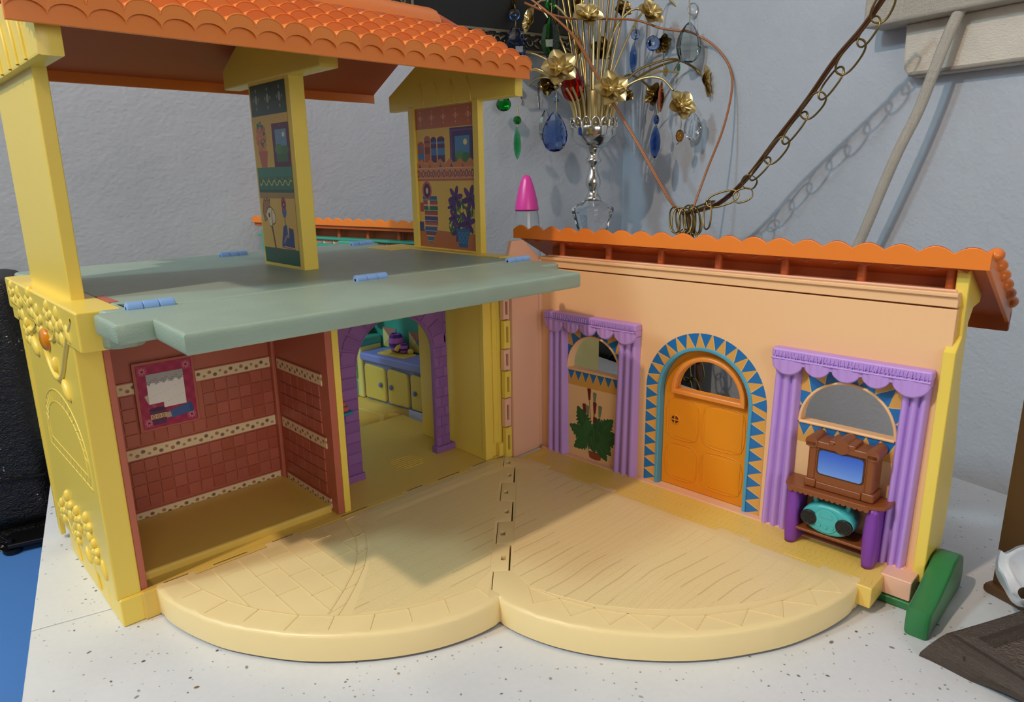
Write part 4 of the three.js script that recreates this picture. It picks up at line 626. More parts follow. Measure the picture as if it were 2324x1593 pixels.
  // ---- purple curtains
  const drape = (a0, a1, b0, b1, yt, yb, folds) => W(grid(folds * 10, 24, (u, v) => {
    const l = a0 + (b0 - a0) * v, r = a1 + (b1 - a1) * v, k = Math.abs(Math.sin(PI * folds * u)), y = yt + (yb - yt) * v - (v > 0.97 ? 0.0025 * k * (v - 0.97) / 0.03 : 0);
    const edge = Math.min(1, Math.min(u, 1 - u) * 14);
    return [A - (0.0022 + 0.0062 * k ** 0.7 + 0.0015 * v) * edge - 0.0003, y, l + (r - l) * u];
  }));
  const curtain = (z0, z1, il, ir, bl, br, seedK) => {
    const c = part('curtain', drape(z0 + 0.0012, il, bl[0], bl[1], 0.19, -0.0015, 3), purple, H);
    part('curtain_panel', drape(ir, z1 - 0.0012, br[0], br[1], 0.19, -0.0025, 3), purple, c);
    part('drape_foot', [W(box(A - 0.008, A, -0.0015, 0.0005, bl[0] + 0.002, bl[1] - 0.002, 0.001)), W(box(A - 0.008, A, -0.0015, 0.0005, br[0] + 0.002, br[1] - 0.002, 0.001))], purple, c);
    const L = z1 - z0, w = [0.225, 0.18, 0.19, 0.18, 0.225].map(q => q * L);
    part('valance', [W(box(A - 0.0145, A, 0.1985, 0.2078, z0, z1, 0.0022, 3)), W(tube([[A - 0.0146, 0.1972, z0 + 0.0005], [A - 0.015, 0.197, (z0 + z1) / 2], [A - 0.0146, 0.1972, z1 - 0.0005]], 0.0012, 20, 6)), W(box(A - 0.0135, A, 0.191, 0.199, z0 + 0.0008, z1 - 0.0008, 0.001))], purple, c);
    const ruf = []; let old = seed; seed = seedK;
    for (let k = 0; k < 44; k++) { const z = z0 + 0.004 + (L - 0.008) * k / 43; ruf.push(tube([[A - 0.0146, 0.2055, z], [A - 0.0152, 0.203, z + rr(-0.0008, 0.0008)], [A - 0.0146, 0.1992, z + rr(-0.0012, 0.0012)]], rr(0.0004, 0.0009), 4, 5)); }
    seed = old; part('ruffle', W(merge(ruf)), purple, c);
    let z = z0; w.forEach((ww, k) => {
      const drop = k === 0 || k === 4 ? 0.0175 : 0.0148;
      part('scallop', W(grid(20, 12, (u, v) => { const s = Math.sin(PI * u), y = 0.1965 - drop * v * (0.15 + 0.85 * Math.sqrt(Math.max(0, s))), f = 0.0006 * Math.sin(u * PI * 7) * (1 - v * 0.4); return [A - 0.0125 - 0.0035 * Math.sqrt(Math.max(0, s)) * (1 - 0.25 * v) - f + (v > 0.93 ? 0.003 * (v - 0.93) / 0.07 : 0), y, z + 0.0004 + (ww - 0.0008) * u]; })), purple, c);
      z += ww;
    });
  };
  curtain(0.0207, 0.1745, 0.0535, 0.1425, [0.0205, 0.0555], [0.1375, 0.1735], 5);
  curtain(0.3495, 0.5028, 0.3785, 0.4765, [0.3475, 0.3795], [0.4735, 0.4985], 6);
}
// ---- the two fold-out floors in front, meeting along a toothed seam
{
  const teeth = [0.038, 0.0895, 0.143, 0.196, 0.2475, 0.3005, 0.334];
  const seam = (side) => { // points along the diagonal from the far corner to the near tip; side +1 left floor, -1 right floor (mirrored below)
    const p = []; let s0 = 0.004;
    teeth.forEach((s, k) => { const off = (k % 2 ? 0.0078 : -0.0078) * side - 0.0006; p.push([s0, off], [s - 0.0006, off]); s0 = s + 0.0006; });
    return p;
  };
  const q = Math.SQRT1_2, dpt = (s, o) => [-q * s + q * o, q * s + q * o];   // o > 0 lies towards the wing
  const rim = [[-0.475, -0.008], [-0.4755, 0.012], [-0.472, 0.035], [-0.465, 0.062], [-0.4525, 0.096], [-0.433, 0.13], [-0.41, 0.162], [-0.382, 0.19], [-0.35, 0.2145], [-0.317, 0.2325], [-0.283, 0.2435], [-0.252, 0.247], [-0.24, 0.2445]];
  const rear = [[-0.473, -0.011], [-0.437, -0.011], [-0.437, -0.003], [-0.361, -0.003], [-0.361, -0.011], [-0.322, -0.011], [-0.322, -0.003], [-0.179, -0.003], [-0.179, -0.011], [-0.142, -0.011], [-0.142, -0.003], [-0.068, -0.003], [-0.068, -0.0105], [-0.03, -0.0105], [-0.012, -0.003]];
  // slab whose free rim is broadly rounded while the hinge edges stay sharp
  const slab = (side, fit) => {
    const rimC = new THREE.CatmullRomCurve3([...rim].reverse().map(a => V(a[0], 0, a[1]))).getPoints(56).map(v => [v.x, v.z]);
    const con = [...rear.map(a => [...a, 0.0007]), ...seam(side).map(a => [...dpt(a[0], a[1]), 0.0007]), ...rimC.map((a, i) => [...a, i < 2 || i > 54 ? 0.002 : 0.0055])];
    const holes = []; let s0 = 0.004;
    teeth.forEach((t, k) => { if ((k % 2 ? 1 : -1) * side > 0 && k < 6) { const m = (s0 + t) / 2 + 0.002, o = 0.0012, a = 0.0046, b = 0.0026; holes.push([dpt(m - a, o - b), dpt(m - a, o + b), dpt(m + a, o + b), dpt(m + a, o - b)]); } s0 = t; });
    let pts = con.map(c => ({ x: c[0], z: c[1], r: c[2] })), hs = holes;
    if (side < 0) { const f = ([x, z]) => { const X = -z, Z = -x, t = Math.hypot(X, Z), a = Math.atan2(X + Z, Z - X) * (1 + 2.1 / 45) , b2 = -3 * PI / 4 - PI / 2 * 0 + a; return [t * Math.cos(3 * PI / 4 - a), t * Math.sin(3 * PI / 4 - a)]; }; pts = pts.map(c => { const q = f([c.x, c.z]); return { x: q[0], z: q[1], r: c.r }; }); hs = holes.map(h => h.map(f)); }
    const area = pts.reduce((t, c, i) => { const d = pts[(i + 1) % pts.length]; return t + c.x * d.z - d.x * c.z; }, 0); if (area < 0) pts.reverse();
    const n = pts.length, nor = pts.map((c, i) => { const p = pts[(i + n - 1) % n], q = pts[(i + 1) % n], u = V(c.x - p.x, 0, c.z - p.z).normalize(), w = V(q.x - c.x, 0, q.z - c.z).normalize(), a = V(u.z, 0, -u.x), b2 = V(w.z, 0, -w.x), m = a.clone().add(b2).normalize(); return m.multiplyScalar(1 / Math.max(0.5, m.dot(a))); });
    const yT = 0.0005, yB = -0.0275, rings = [], NR = 6;
    for (let k = 0; k <= NR; k++) rings.push(pts.map((c, i) => { const a = k / NR * PI / 2, o = -c.r * (1 - Math.sin(a)); return [c.x + nor[i].x * o, yT - c.r * (1 - Math.cos(a)), c.z + nor[i].z * o]; }));
    rings.push(pts.map((c, i) => [c.x - nor[i].x * c.r * 0.4, yB, c.z - nor[i].z * c.r * 0.4]));
    const P = [], tri = (a, b2, c) => P.push(...a, ...b2, ...c);
    for (let k = 0; k < rings.length - 1; k++) for (let i = 0; i < n; i++) { const j = (i + 1) % n, A = rings[k][i], B = rings[k][j], C = rings[k + 1][i], Dd = rings[k + 1][j]; tri(A, B, C); tri(B, Dd, C); }
    const cap = rings[0].map(v => new THREE.Vector2(v[0], v[2])), ho = hs.map(h => { const l = h.map(a => new THREE.Vector2(a[0], a[1])); if (THREE.ShapeUtils.area(l) > 0) l.reverse(); return l; });
    const all = [...cap, ...ho.flat()]; THREE.ShapeUtils.triangulateShape(cap, ho).forEach(([a, b2, c]) => tri([all[a].x, yT, all[a].y], [all[c].x, yT, all[c].y], [all[b2].x, yT, all[b2].y]));
    for (const h of ho) h.forEach((v, i) => { const w = h[(i + 1) % h.length]; tri([v.x, yT, v.y], [w.x, yT, w.y], [v.x, -0.012, v.y]); tri([w.x, yT, w.y], [w.x, -0.012, w.y], [v.x, -0.012, v.y]); });
    let g = new THREE.BufferGeometry(); g.setAttribute('position', new THREE.Float32BufferAttribute(P, 3)); g.setAttribute('uv', new THREE.Float32BufferAttribute(P.flatMap((v, i) => i % 3 === 0 ? [P[i], P[i + 2]] : []), 2)); g.computeVertexNormals();
    return toCreasedNormals(g, 0.5);
  };
  const lf = part('fold_out_floor', slab(1), creamPlain, H);
  // raised joint lines of the tiled path and the edging
  const rid = (a, b, w = 0.0005) => { const dx = b[0] - a[0], dz = b[1] - a[1], l = Math.hypot(dx, dz); return new THREE.BoxGeometry(l, 0.0012, w * 2.6).rotateY(-Math.atan2(dz, dx)).translate((a[0] + b[0]) / 2, 0.0004, (a[1] + b[1]) / 2); };
  const poly = (p, w) => { const l = []; for (let i = 0; i < p.length - 1; i++) l.push(rid(p[i], p[i + 1], w)); return l; };
  const inner = [[-0.449, -0.002], [-0.444, 0.03], [-0.434, 0.066], [-0.4185, 0.101], [-0.396, 0.136], [-0.3735, 0.1605], [-0.345, 0.184], [-0.318, 0.199], [-0.285, 0.211], [-0.25, 0.218]];
  const arc1 = [[-0.255, 0.002], [-0.268, 0.045], [-0.287, 0.078], [-0.307, 0.105], [-0.331, 0.129], [-0.356, 0.151], [-0.37, 0.1615]], arc2 = [[-0.27, 0.004], [-0.282, 0.047], [-0.302, 0.083], [-0.323, 0.109], [-0.346, 0.13], [-0.376, 0.154]];
  const lines = [...poly(inner), ...poly(arc1), ...poly(arc2)];
  for (const [x, z] of [[-0.4225, 0.092], [-0.396, 0.134], [-0.3715, 0.15], [-0.3475, 0.131], [-0.323, 0.108], [-0.298, 0.077]]) lines.push(rid([x, 0.001], [x, z]));
  for (let k = 0; k < 6; k++) { const z = 0.022 + k * 0.0235; for (let j = 0; j < 6; j++) { const x = -0.4225 + j * 0.0247; if ((k + j) % 2 === 0) { const xe = x + 0.0245; if (z < [0.09, 0.13, 0.148, 0.13, 0.105, 0.075][j] && xe < -0.27) lines.push(rid([x, z], [xe, z + 0.001], 0.0003)); } } }
  for (let k = 0; k < 6; k++) lines.push(rid(arc1[k], arc2[Math.min(5, k)], 0.0004));
  inner.forEach((p, i) => { if (i > 0 && i < 10) { const c = [-0.21, 0.02], l = Math.hypot(p[0] - c[0], p[1] - c[1]), u = [(p[0] - c[0]) / l, (p[1] - c[1]) / l]; lines.push(rid(p, [p[0] + u[0] * 0.021 + (i % 2 ? 0.002 : -0.002), p[1] + u[1] * 0.021], 0.0004)); } });
  part('moulded_line', lines, creamPlain, lf);
  const rf = part('fold_out_floor', slab(-1), creamPlain, H);
  const plate = (p, o) => part('grain_panel', XZ(shp(p), 0.0008, 0.0006, 0.0001, 1), cream, o);
  plate([[-0.262, 0.008], [-0.03, 0.004], [-0.025, 0.012], ...[0.05, 0.14, 0.22, 0.3].map(d => dpt(d, -0.0115)), [-0.25, 0.214], [-0.285, 0.2075], [-0.318, 0.1955], [-0.36, 0.17], [-0.331, 0.14], [-0.307, 0.113], [-0.287, 0.085], [-0.268, 0.05]], lf);
  plate([[0.001, 0.04], ...[0.05, 0.14, 0.22, 0.3].map(d => dpt(d, 0.0115)), [-0.212, 0.255], [-0.203, 0.285], [-0.19, 0.318], [-0.165, 0.352], [-0.14, 0.378], [-0.105, 0.404], [-0.07, 0.424], [-0.035, 0.438], [0.004, 0.446]].reverse(), rf);
  const mir = p => [-p[1] + 0.0045, -p[0] + 0.002], z2 = [...poly(inner.map(mir))];
  for (let i = 0; i < inner.length - 1; i++) { const c = [-0.21, 0.02]; const ou = p => { const l = Math.hypot(p[0] - c[0], p[1] - c[1]); return [p[0] + (p[0] - c[0]) / l * 0.021, p[1] + (p[1] - c[1]) / l * 0.021]; }; const mid = [(inner[i][0] + inner[i + 1][0]) / 2, (inner[i][1] + inner[i + 1][1]) / 2]; z2.push(rid(mir(inner[i]), mir(ou(mid)), 0.0003), rid(mir(ou(mid)), mir(inner[i + 1]), 0.0003)); }
  part('moulded_line', z2, creamPlain, rf);
  for (const [x, z] of [[-0.455, -0.0095], [-0.341, -0.0095], [-0.16, -0.0095], [-0.05, -0.0095]]) part('tab_slot_shade', box(x - 0.012, x + 0.012, -0.002, 0.0008, z - 0.0008, z + 0.0006, 0.0002), matte('slotShade', 0x7a6234, 0.7), lf);  // dark strips laid on top stand for the shade inside the slots
  for (const x of [-0.4, -0.25, -0.105]) part('base_slot_shade', box(x - 0.018, x + 0.018, -0.001, 0.0008, -0.009, -0.0075, 0.0002), M.slotShade, lf);  // same dark strips for the shade in the base slots
  part('speaker_slot', Array.from({ length: 7 }, (_, k) => { const hw = 0.022 * Math.sqrt(1 - ((k - 3) / 4.2) ** 2); return box(-0.117 - hw, -0.117 + hw, 0, 0.0008, -0.107 + k * 0.0058, -0.1045 + k * 0.0058, 0.0003); }), yellowDeep, H);
  part('base_tab', [box(-0.437, -0.361, -0.02, 0.0004, -0.014, -0.0045, 0.0005), box(-0.322, -0.179, -0.02, 0.0004, -0.014, -0.0045, 0.0005), box(-0.142, -0.068, -0.02, 0.0004, -0.014, -0.0045, 0.0005)], stripYellow, H);
}

// ================================================================ TOY FURNITURE
const wp = (x, y, z) => V(x, y, z).applyAxisAngle(V(0, 1, 0), TH);
{
  const o = thing('toy_shelf', 'brown and purple toy media shelf under the right arched window of the dollhouse', 'shelf', wp(0.045, 0, 0.432).toArray());
  const top = shp([[0.0285, 0.39], [0.0285, 0.466], [0.037, 0.4805], [0.046, 0.4835], [0.0635, 0.4835], [0.0635, 0.379], [0.046, 0.3795], [0.037, 0.382]].map(p => [p[0], p[1]]).reverse());
  part('shelf_top', [W(XZ(top, 0.0685, 0.0042, 0.0016, 3)), W(merge(Array.from({ length: 15 }, (_, k) => new THREE.CylinderGeometry(0.0028, 0.0028, 0.003, 12).rotateZ(PI / 2).translate(0.0302, 0.0645, 0.3905 + k * 0.0054))))], brown, o);
  for (const z of [0.3915, 0.4705]) {
    const prof = Array.from({ length: 13 }, (_, k) => { const v = k / 12; return [0.0046 + 0.0026 * Math.sin(PI * (0.1 + 0.85 * v)), v * 0.0645]; });
    part('leg', [W(lathe([[0, 0], ...prof, [0, 0.0645]], 24).translate(0.0375, 0.0003, z)), W(XY(shp([...prof.map(p => [0.0375 - 0 * p[0], p[1]]).slice(0, 1), [0.0635, 0], [0.0635, 0.0645], [0.0375, 0.0645]]), -0.0055, 0.011, 0.001, 2).translate(0, 0.0003, z))], legPurple, o);
  }
  part('lower_shelf', W(box(0.0345, 0.0635, 0.0175, 0.0205, 0.394, 0.468, 0.0008)), brown, o);
  part('back_board', W(box(0.0605, 0.0645, 0.0, 0.0176, 0.394, 0.468, 0.0005)), brown, o);
}
{
  const y = 0.0688, o = thing('toy_television', 'brown wooden-cased toy television with a blue screen on the purple-legged shelf', 'television', wp(0.048, y, 0.434).toArray());
  const a = 0.0385;
  part('case', [W(box(a, 0.0615, y, y + 0.047, 0.4035, 0.466, 0.0022, 3)), W(box(a - 0.0022, 0.062, y, y + 0.0095, 0.4005, 0.4125, 0.0018)), W(box(a - 0.0022, 0.062, y, y + 0.0095, 0.4575, 0.4695, 0.0018)), W(box(a - 0.0015, 0.0615, y, y + 0.0075, 0.4125, 0.4575, 0.0012)),
    W(box(a - 0.0018, 0.0615, y + 0.008, y + 0.048, 0.4025, 0.411, 0.003, 3)), W(box(a - 0.0018, 0.0615, y + 0.008, y + 0.048, 0.459, 0.4675, 0.003, 3))], brown, o);
  const mz = 0.435; // crown moulding with two scrolls and a middle crest
  part('crown', [W(box(a - 0.0025, 0.0615, y + 0.0445, y + 0.0525, 0.404, 0.4655, 0.002, 3)), ...[0.4055, 0.4645].flatMap(z => [W(new THREE.CylinderGeometry(0.0062, 0.0062, 0.026, 20).rotateZ(PI / 2).translate(a + 0.0095, y + 0.0505, z)), W(box(a - 0.0035, 0.062, y + 0.045, y + 0.0515, z - 0.006, z + 0.006, 0.0016))]), W(new THREE.CylinderGeometry(0.0078, 0.0078, 0.025, 20).rotateZ(PI / 2).translate(a + 0.0095, y + 0.0515, mz)), W(box(a - 0.003, 0.0615, y + 0.05, y + 0.056, mz - 0.013, mz - 0.004, 0.002)), W(box(a - 0.003, 0.0615, y + 0.05, y + 0.056, mz + 0.004, mz + 0.013, 0.002))], brown, o);
  const rs = (z0, z1, y0, y1, r) => { const s = new THREE.Shape(); s.moveTo(z0 + r, y0); s.lineTo(z1 - r, y0); s.quadraticCurveTo(z1, y0, z1 + 0.0006, y0 + r); s.lineTo(z1 + 0.0006, y1 - r); s.quadraticCurveTo(z1, y1, z1 - r, y1); s.lineTo(z0 + r, y1); s.quadraticCurveTo(z0, y1, z0 - 0.0006, y1 - r); s.lineTo(z0 - 0.0006, y0 + r); s.quadraticCurveTo(z0, y0, z0 + r, y0); return s; };
  part('bezel', W(ZY(rs(0.4122, 0.4578, y + 0.0155, y + 0.0445, 0.004), a + 0.001, 0.0016, 0.0006, 2)), plast('bezel', 0x4a2410, 0.35), o);
  const scr = canvasTex(256, 160, (x, w, h) => { const g = x.createLinearGradient(0, 0, 0, h); g.addColorStop(0, '#2f5fd0'); g.addColorStop(1, '#6f9cec'); x.fillStyle = g; x.fillRect(0, 0, w, h); });
  const sg = new THREE.ShapeGeometry(rs(0.4138, 0.4562, y + 0.0172, y + 0.0428, 0.0035)), uv = sg.attributes.uv, p = sg.attributes.position; for (let i = 0; i < uv.count; i++) uv.setXY(i, (p.getX(i) - 0.4138) / 0.0424, (p.getY(i) - y - 0.0172) / 0.0256);
  part('screen', W(sg.rotateY(-PI / 2).translate(a - 0.0009, 0, 0)), new THREE.MeshStandardMaterial({ map: scr, roughness: 0.35 }), o, 'flat printed blue screen');
}
{
  const y = 0.0207, o = thing('toy_boombox', 'turquoise toy radio with a carrying handle and two black speakers on the lower shelf', 'radio', wp(0.046, y, 0.429).toArray());
  const cz = 0.4285, cy = 0.0375, el = (a, b, n = 40) => Array.from({ length: n }, (_, k) => [cz + a * Math.cos(k * 2 * PI / n), cy + b * Math.sin(k * 2 * PI / n)]);
  part('body', W(ZY(shp(el(0.0262, 0.0166)), 0.058, 0.024, 0.0035, 4)), teal, o);
  part('front_panel', [W(ZY(shp(el(0.0125, 0.0132)), 0.035, 0.0025, 0.0009, 2))], teal, o);
  part('handle', W(tube([[0.045, 0.0495, cz - 0.0155], [0.045, 0.0575, cz - 0.0165], [0.045, 0.0598, cz - 0.012], [0.045, 0.0603, cz], [0.045, 0.0598, cz + 0.012], [0.045, 0.0575, cz + 0.0165], [0.045, 0.0495, cz + 0.0155]], 0.0028, 40, 10)), teal, o);
  part('display', W(ZY(shp([[cz - 0.0065, 0.0408], [cz + 0.0065, 0.0408], [cz + 0.0052, 0.0465], [cz - 0.0052, 0.0465]]), 0.0335, 0.0016, 0.0006, 2)), teal, o);
  for (const z of [-0.0065, 0, 0.0065]) part('button', W(new THREE.CylinderGeometry(0.0019, 0.0019, 0.0018, 16).rotateZ(PI / 2).translate(0.0323, 0.0322 - (z === 0 ? 0.0012 : 0), cz + z)), teal, o);
  for (const s of [-1, 1]) {
    const z = cz + s * 0.0178, yy = 0.0366;
    const sp = part('speaker', [W(new THREE.CylinderGeometry(0.0078, 0.0082, 0.0025, 28).rotateZ(PI / 2).translate(0.0335, yy, z)), W(new THREE.TorusGeometry(0.0075, 0.0009, 8, 28).rotateY(PI / 2).translate(0.0323, yy, z))], black, o);
    const d = []; for (let i = -3; i <= 3; i++) for (let j = -3; j <= 3; j++) if (i * i + j * j < 10) d.push(new THREE.SphereGeometry(0.0009, 6, 5).translate(0.0322, yy + i * 0.0021, z + j * 0.0021 + (i % 2 ? 0.001 : 0)));
    part('speaker_grille', W(merge(d)), black, sp);
  }
}
// ================================================================ CRYSTAL LAMP in the corner
const fwd = V(0, 0, -1).transformDirection(camera.matrixWorld), rightV = V(1, 0, 0).transformDirection(camera.matrixWorld), upV = V(0, 1, 0);
const side = V(rightV.x, 0, rightV.z).normalize(), back = V(fwd.x, 0, fwd.z).normalize();
{
  const D = 1.68, k = D / 1580;                                    // metres per pixel at the lamp's distance
  const axis = at(1346, 400, D), o = thing('crystal_lamp', 'tall gold and silver lamp with metal flowers and hanging coloured crystal drops', 'lamp', [axis.x, at(1346, 640, D).y, axis.z]);
  const yOf = py => at(1346, py, D).y, pr = list => list.map(([py, r]) => [r * k, yOf(py)]);
  const lt = (prof, n, m, name, flatS) => part(name, lathe(pr(prof), n, flatS).translate(axis.x, 0, axis.z), m, o);
  lt([[640, 0], [640, 62], [634, 62], [626, 50], [600, 30], [575, 20], [570, 0]], 12, silver, 'base_foot');
  lt([[572, 0], [570, 19], [480, 48], [472, 48], [455, 19], [453, 0]], 8, cClear, 'crystal_base', true);
  lt([[457, 0], [457, 17], [452, 19], [447, 17], [443, 14], [436, 11], [430, 12], [420, 17], [408, 17], [396, 13], [384, 9], [376, 9], [372, 12], [368, 17], [362, 18], [357, 13], [350, 12], [344, 14], [340, 18], [336, 18], [334, 14], [330, 0]], 40, silver, 'column');
  lt([[340, 0], [338, 18], [328, 36], [316, 46], [312, 48], [308, 50], [296, 50.5], [290, 51], [290, 49], [310, 46], [330, 20], [332, 0]], 16, silver, 'cup');
  { const l = []; for (let i = 0; i < 16; i++) { const a = i * PI / 8, P = (da, py, r) => V(axis.x + r * k * Math.sin(a + da), yOf(py), axis.z + r * k * Math.cos(a + da)); l.push(tube([P(-0.17, 292, 51), P(-0.15, 280, 52), P(-0.08, 274, 52.5), P(0, 271, 53), P(0.08, 274, 52.5), P(0.15, 280, 52), P(0.17, 292, 51)], 2.2 * k, 14, 6), new THREE.SphereGeometry(2.6 * k, 8, 6).translate(...P(0, 284, 52).toArray())); } part('crown_rim', l, silver, o); }
  // gold flute inside the crown: a sheaf of curved stems
  lt([[300, 0], [300, 14], [232, 15], [214, 15], [210, 13], [208, 0]], 20, gold, 'candle_socket');
  for (let i = 0; i < 22; i++) { const a = i * 2 * PI / 22 + 0.1, P = (py, r) => V(axis.x + r * k * Math.sin(a), yOf(py), axis.z + r * k * Math.cos(a)); part('stem', tube([P(298, 38), P(276, 42), P(250, 47), P(228, 56), P(208, 70)], 2.6 * k, 14, 6), gold, o); }
  // upright stems that leave the top of the picture
  for (const [x0, x1, dz] of [[1322, 1270, 0], [1330, 1298, 0.02], [1334, 1318, -0.03], [1342, 1336, 0.03], [1346, 1348, -0.02], [1352, 1362, 0.02], [1357, 1386, -0.03], [1362, 1398, 0.03], [1366, 1430, 0], [1326, 1284, -0.04], [1368, 1410, 0.04], [1349, 1372, 0.05]]) part('stem', tube([at(x0, 290, D + dz * 0.3), at(x0 + (x1 - x0) * 0.35, 150, D + dz * 0.7), at(x1, -40, D + dz)], 2.7 * k, 12, 6), rnd() > 0.4 ? gold : goldDark, o);
  const stem = (pts, dz) => part('stem', tube(pts.map(([x, y], i) => at(x, y, D + dz * i / (pts.length - 1))), 2.6 * k, 26, 6), rnd() > 0.3 ? gold : goldDark, o);
  stem([[1372, 262], [1400, 215], [1440, 165], [1490, 142], [1530, 134], [1570, 150], [1590, 168]], -0.03);
  stem([[1376, 262], [1410, 215], [1460, 168], [1540, 136], [1600, 130], [1636, 146]], 0.05);
  stem([[1370, 262], [1410, 205], [1460, 178], [1500, 178], [1528, 205]], -0.08);
  stem([[1372, 260], [1430, 190], [1500, 162], [1550, 166], [1572, 172]], 0.06);
  stem([[1374, 250], [1420, 172], [1450, 178], [1482, 205]], 0.1);
  stem([[1330, 262], [1318, 200], [1300, 140], [1286, 132], [1270, 152]], -0.1);
  stem([[1322, 258], [1270, 192], [1215, 160], [1180, 162], [1150, 172]], -0.03);
  stem([[1320, 258], [1262, 180], [1210, 155], [1192, 160]], 0.05);
  stem([[1318, 256], [1280, 170], [1240, 135], [1190, 118], [1150, 130]], 0.02);
  stem([[1324, 260], [1260, 182], [1220, 178], [1192, 202]], 0.08);
  stem([[1358, 262], [1368, 200], [1376, 180], [1387, 203]], -0.12);
  stem([[1356, 250], [1400, 60], [1440, 20], [1475, 32]], -0.02);
  stem([[1356, 250], [1450, 40], [1500, -10], [1540, 20], [1560, 62]], 0.03);
  stem([[1338, 250], [1300, 60], [1240, 0], [1215, 10], [1196, 48]], -0.05);
  stem([[1334, 250], [1256, 60], [1210, 10], [1175, 70]], 0.05);

  // flowers: cupped outer petals, a ring of smaller inner petals and a ball
  const petal = (L, Wd, cup) => grid(8, 8, (u, v) => { const t = v, w = Wd * Math.pow(Math.sin(PI * Math.min(1, 0.12 + 0.88 * t)), 0.6) * (1 - 0.15 * t), s = (u - 0.5) * 2; return [s * w, L * t, cup * (Math.abs(s) ** 2 * w * 0.8 + L * 0.35 * t * t)]; });
  const outerG = petal(1, 0.5, 0.55), innerG = petal(0.62, 0.17, 1.6), ballG = new THREE.SphereGeometry(0.17, 16, 12).translate(0, 0, 0.14);
  const flower = (px, py, R, dd, tx, ty, spin, dark) => {
    const g = new THREE.Group(); g.name = 'flower'; const p = at(px, py, D + dd); g.position.copy(p).sub(o.position);
    const nrm = fwd.clone().multiplyScalar(-1).addScaledVector(side, tx).addScaledVector(upV, ty).normalize(); g.quaternion.setFromUnitVectors(V(0, 0, 1), nrm); g.rotateZ(spin); g.scale.setScalar(R * k * 1.02); o.add(g);
    const m = dark ? goldDark : gold;
    for (let i = 0; i < 5; i++) { const q = fin(new THREE.Mesh(outerG, m)); q.name = 'petal'; q.rotation.z = i * 2 * PI / 5; g.add(q); }
    for (let i = 0; i < 6; i++) { const q = fin(new THREE.Mesh(innerG, m)); q.name = 'inner_petal'; q.rotation.z = i * PI / 3 + 0.3; q.position.z = 0.05; g.add(q); }
    const b = fin(new THREE.Mesh(ballG, m)); b.name = 'flower_centre'; g.add(b);
  };
  for (const f of [[1270, 156, 40, -0.11, 0, 0.05, 0.2, 0], [1387, 203, 38, -0.13, 0.05, 0, 0.1, 0], [1333, 38, 36, -0.05, 0.1, 0.55, 0.4, 0], [1475, 32, 34, -0.03, 0.45, 0.35, 0, 0], [1545, 240, 34, -0.09, 0.3, 0.1, 0.5, 0], [1600, 187, 36, -0.04, 1.3, 0, 0.3, 0], [1637, 142, 20, 0.05, 2, -0.5, 0.2, 1], [1486, 215, 28, 0.1, -1.2, 0, 0.7, 1], [1366, 112, 28, 0.06, 0, -0.2, 0, 1], [1176, 217, 28, 0.08, -1.2, -0.3, 0.2, 1], [1205, 46, 30, -0.05, -2.2, 0.3, 0.3, 0], [1246, 190, 28, 0.06, -0.4, -0.2, 0.5, 1], [1502, 98, 24, 0.05, 0.4, -0.8, 0.2, 1], [1308, 14, 22, 0.07, 0, -0.2, 0.3, 1], [1550, 4, 22, 0.03, 0.5, -1, 0, 1], [1414, 22, 22, 0.05, 0.2, 0, 0.4, 1], [1424, 216, 16, 0.08, 0.3, 0, 0.1, 1], [1160, 20, 26, 0, -1, 0.2, 0, 1], [1575, 170, 14, 0.06, 1, 0, 0, 1]]) flower(...f);

  // drops and beads
  const dropProf = (n = 8) => { const g = lathe([[0, -0.5], [0.2, -0.47], [0.36, -0.38], [0.46, -0.24], [0.5, -0.08], [0.45, 0.1], [0.33, 0.28], [0.18, 0.42], [0.06, 0.5], [0, 0.5]], n, true); return g; };
  const dropG = dropProf(), thinG = lathe([[0, -0.5], [0.25, -0.42], [0.45, -0.22], [0.5, 0], [0.42, 0.2], [0.22, 0.4], [0.08, 0.5], [0, 0.5]], 6, true), beadG = (() => { const g = new THREE.IcosahedronGeometry(0.5, 1); return g; })();
  const hang = (geo, px, py, w, h, dd, m, flatK = 0.55, turn = 0, name = 'crystal_drop') => {
    const p = at(px, py, D + dd).sub(o.position), q = fin(new THREE.Mesh(geo, m)); q.name = name; q.position.copy(p); q.scale.set(w * k, h * k, w * k * flatK); q.rotation.y = -43.3 * deg + turn; o.add(q); return q;
  };
  hang(dropG, 1170, 100, 48, 78, -0.02, cPaleBlue); hang(dropG, 1250, 84, 44, 88, -0.09, cGreen, 0.6, 0.3); hang(dropG, 1300, 190, 52, 74, -0.06, cRed, 0.6); hang(dropG, 1259, 300, 56, 84, -0.07, cPaleBlue);
  hang(dropG, 1563, 98, 56, 84, -0.06, cGrey); hang(dropG, 1636, 270, 52, 74, 0.02, cPaleBlue); hang(dropG, 1571, 286, 40, 62, 0.0, cClear); hang(dropG, 1238, 286, 36, 70, 0.03, cGrey, 0.5, 0.5);
  hang(thinG, 1226, 216, 20, 66, 0.06, cClear, 0.4, 0.8); hang(thinG, 1500, 220, 15, 68, 0.02, cRed, 0.5); hang(thinG, 1511, 160, 11, 26, 0.02, cAmber); hang(thinG, 1437, 132, 19, 66, 0.04, cDeep, 0.5); hang(thinG, 1487, 322, 26, 72, -0.02, cDeep, 0.5); hang(thinG, 1174, 325, 19, 72, -0.03, cGreen, 0.5);
